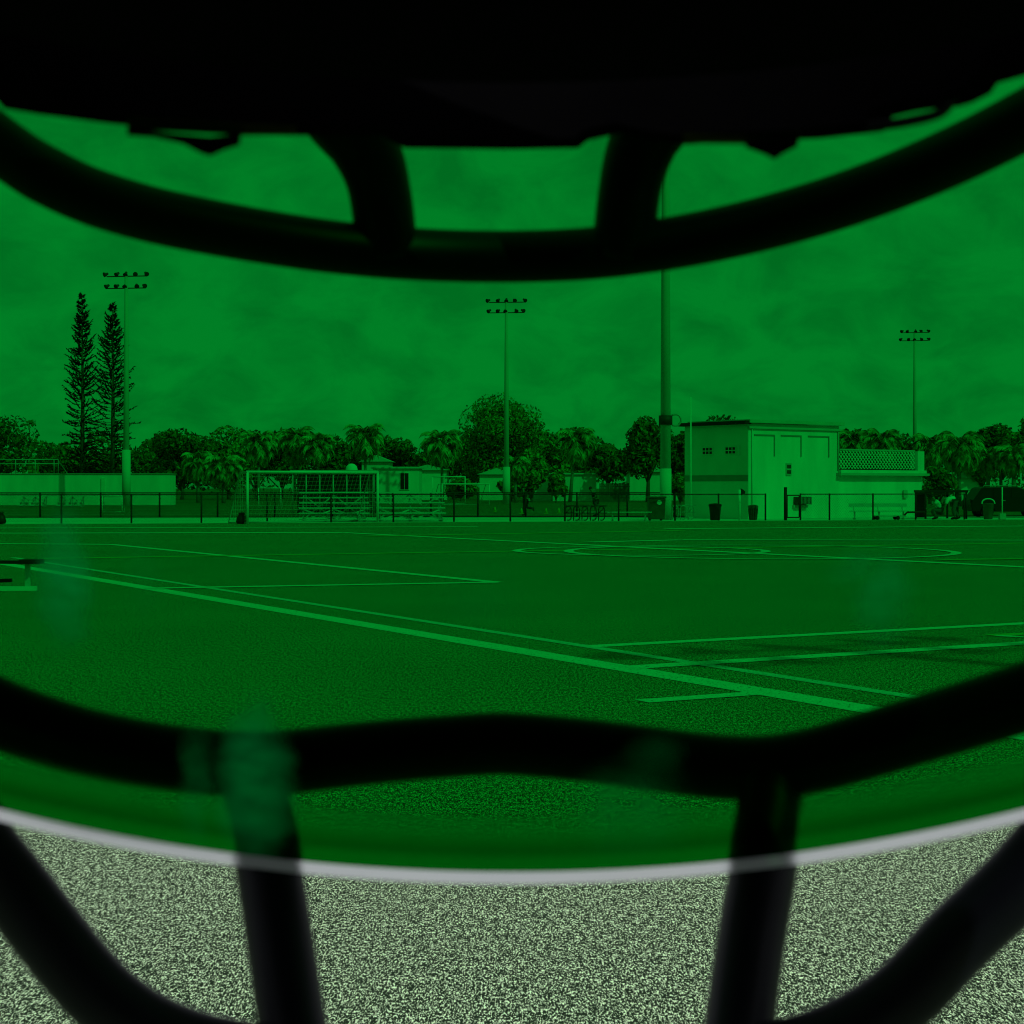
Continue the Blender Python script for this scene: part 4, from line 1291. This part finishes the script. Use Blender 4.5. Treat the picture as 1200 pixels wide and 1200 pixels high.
def person(loc, rz, label, J, top, bottom, sleeves=True, long_legs=False):
    t = thing('person', label, 'person', loc, rz)
    fat = 1.28
    Rr = {'pelvis': .125, 'waist': .12, 'chest': .145, 'neck': .055, 'head': .085, 'crown': .08,
          'shL': .06, 'elL': .042, 'wrL': .03, 'haL': .035, 'shR': .06, 'elR': .042, 'wrR': .03, 'haR': .035,
          'hiL': .085, 'knL': .058, 'anL': .04, 'toL': .04, 'hiR': .085, 'knR': .058, 'anR': .04, 'toR': .04}
    E = [('pelvis', 'waist'), ('waist', 'chest'), ('chest', 'neck'), ('neck', 'head'), ('head', 'crown')]
    for s_ in 'LR':
        E += [('chest', 'sh' + s_), ('sh' + s_, 'el' + s_), ('el' + s_, 'wr' + s_), ('wr' + s_, 'ha' + s_), ('pelvis', 'hi' + s_), ('hi' + s_, 'kn' + s_), ('kn' + s_, 'an' + s_), ('an' + s_, 'to' + s_)]
    skin_obj('body', M['skin'], t, {k: (J[k], Rr[k] * (1.1 if k in ('head', 'crown', 'neck') else 1.15)) for k in Rr}, E)
    tj = {'pelvis': (lerp(J['pelvis'], J['waist'], .3), .138), 'waist': (J['waist'], .135), 'chest': (J['chest'], .160)}
    te = [('pelvis', 'waist'), ('waist', 'chest')]
    for s_ in 'LR':
        tj['sh' + s_] = (J['sh' + s_], .075); te.append(('chest', 'sh' + s_))
        tj['up' + s_] = (lerp(J['sh' + s_], J['el' + s_], .75), .062); te.append(('sh' + s_, 'up' + s_))
    skin_obj('shirt', top, t, {k: (p_, r_ * fat) for k, (p_, r_) in tj.items()}, te)
    pj = {'pelvis': (J['pelvis'], .142)}; pe_ = []
    for s_ in 'LR':
        pj['hi' + s_] = (J['hi' + s_], .102); pe_.append(('pelvis', 'hi' + s_))
        if long_legs:
            pj['kn' + s_] = (J['kn' + s_], .075); pj['an' + s_] = (lerp(J['kn' + s_], J['an' + s_], .92), .06)
            pe_ += [('hi' + s_, 'kn' + s_), ('kn' + s_, 'an' + s_)]
        else:
            pj['kn' + s_] = (lerp(J['hi' + s_], J['kn' + s_], .8), .085); pe_.append(('hi' + s_, 'kn' + s_))
    skin_obj('trousers' if long_legs else 'shorts', bottom, t, {k: (p_, r_ * fat) for k, (p_, r_) in pj.items()}, pe_)
    h = Vector(J['head']).lerp(Vector(J['crown']), .62)
    hb = MB().lathe([(.02, -.10), (.085, -.07), (.105, -.0), (.095, .06), (.05, .105), (.01, .115)], h + Vector((0, .018, .012)), 14)
    hb.build('hair', M['hair'], t, True)
    for s_ in 'LR':
        a, to = Vector(J['an' + s_]), Vector(J['to' + s_])
        MB().tube([a + (a - to).normalized() * .06, a, to, to + (to - a).normalized() * .05], [.045, .055, .05, .025], 10).build('shoe', M['rubber'], t, True)
    return t
# running towards the left (local -x), right leg kicked up behind
J1 = dict(pelvis=(0, 0, .95), waist=(-.03, 0, 1.1), chest=(-.09, 0, 1.32), neck=(-.13, 0, 1.52), head=(-.16, 0, 1.62), crown=(-.17, 0, 1.78),
          shL=(-.09, -.19, 1.43), elL=(.16, -.25, 1.24), wrL=(.0, -.24, 1.06), haL=(-.06, -.22, 1.02),
          shR=(-.11, .19, 1.43), elR=(-.22, .25, 1.16), wrR=(-.38, .17, 1.26), haR=(-.44, .15, 1.3),
          hiL=(0, -.1, .9), knL=(-.10, -.1, .5), anL=(-.06, -.1, .09), toL=(-.2, -.1, .04),
          hiR=(0, .1, .9), knR=(.08, .1, .5), anR=(.46, .1, .45), toR=(.5, .1, .32))
person(G(616, 604.3), R(0), 'person in dark clothes running on the grass beyond the track, one leg kicked back', J1, M['cloth_dark'], M['cloth_dark'], long_legs=True)
J2 = dict(pelvis=(0, 0, .95), waist=(-.05, 0, 1.1), chest=(-.14, 0, 1.33), neck=(-.23, 0, 1.5), head=(-.28, 0, 1.58), crown=(-.33, 0, 1.73),
          shL=(-.15, -.19, 1.41), elL=(.0, -.26, 1.18), wrL=(-.2, -.25, 1.08), haL=(-.27, -.23, 1.08),
          shR=(-.17, .19, 1.41), elR=(.02, .27, 1.2), wrR=(.12, .25, .98), haR=(.12, .25, .9),
          hiL=(0, -.1, .9), knL=(-.04, -.1, .5), anL=(.02, -.1, .09), toL=(-.12, -.1, .04),
          hiR=(0, .1, .9), knR=(.02, .1, .5), anR=(.1, .1, .09), toR=(-.04, .1, .04))
person(G(698, 604.6), R(0), 'person in dark top leaning forward behind the pale bench', J2, M['cloth_dark'], M['cloth_grey'])
# bending forwards, hands near the ground (local -x)
J3 = dict(pelvis=(.12, 0, .82), waist=(.02, 0, .94), chest=(-.2, 0, .93), neck=(-.38, 0, .82), head=(-.45, 0, .75), crown=(-.56, 0, .64),
          shL=(-.26, -.19, .9), elL=(-.36, -.2, .62), wrL=(-.42, -.17, .38), haL=(-.44, -.15, .3),
          shR=(-.26, .19, .9), elR=(-.36, .2, .62), wrR=(-.46, .17, .4), haR=(-.48, .15, .32),
          hiL=(.12, -.1, .78), knL=(.0, -.12, .44), anL=(.1, -.12, .09), toL=(-.05, -.13, .04),
          hiR=(.12, .1, .78), knR=(.1, .12, .43), anR=(.32, .12, .09), toR=(.18, .13, .04))
e = ofs(edge_at(1116), .1)
person(e, R(0), 'person in white shirt and dark trousers bending over, right one of the two', J3, M['cloth_white'], M['cloth_grey'], long_legs=True).scale = (1.2, 1.2, 1.2)
J4 = dict(pelvis=(.16, 0, .42), waist=(.1, 0, .58), chest=(-.02, 0, .78), neck=(-.13, 0, .93), head=(-.19, 0, 1.0), crown=(-.25, 0, 1.13),
          shL=(-.04, -.2, .87), elL=(-.2, -.24, .66), wrL=(-.42, -.18, .56), haL=(-.49, -.15, .54),
          shR=(-.04, .2, .87), elR=(-.2, .24, .66), wrR=(-.42, .18, .52), haR=(-.49, .15, .5),
          hiL=(.14, -.1, .40), knL=(-.26, -.16, .46), anL=(-.06, -.15, .09), toL=(-.22, -.16, .04),
          hiR=(.14, .1, .40), knR=(-.24, .16, .40), anR=(.02, .15, .09), toR=(-.13, .16, .04))
e = ofs(edge_at(1098), .4)
person(e, R(0), 'person in white shirt crouching beside the low cart', J4, M['cloth_white'], M['cloth_grey'], long_legs=True).scale = (1.15, 1.15, 1.15)
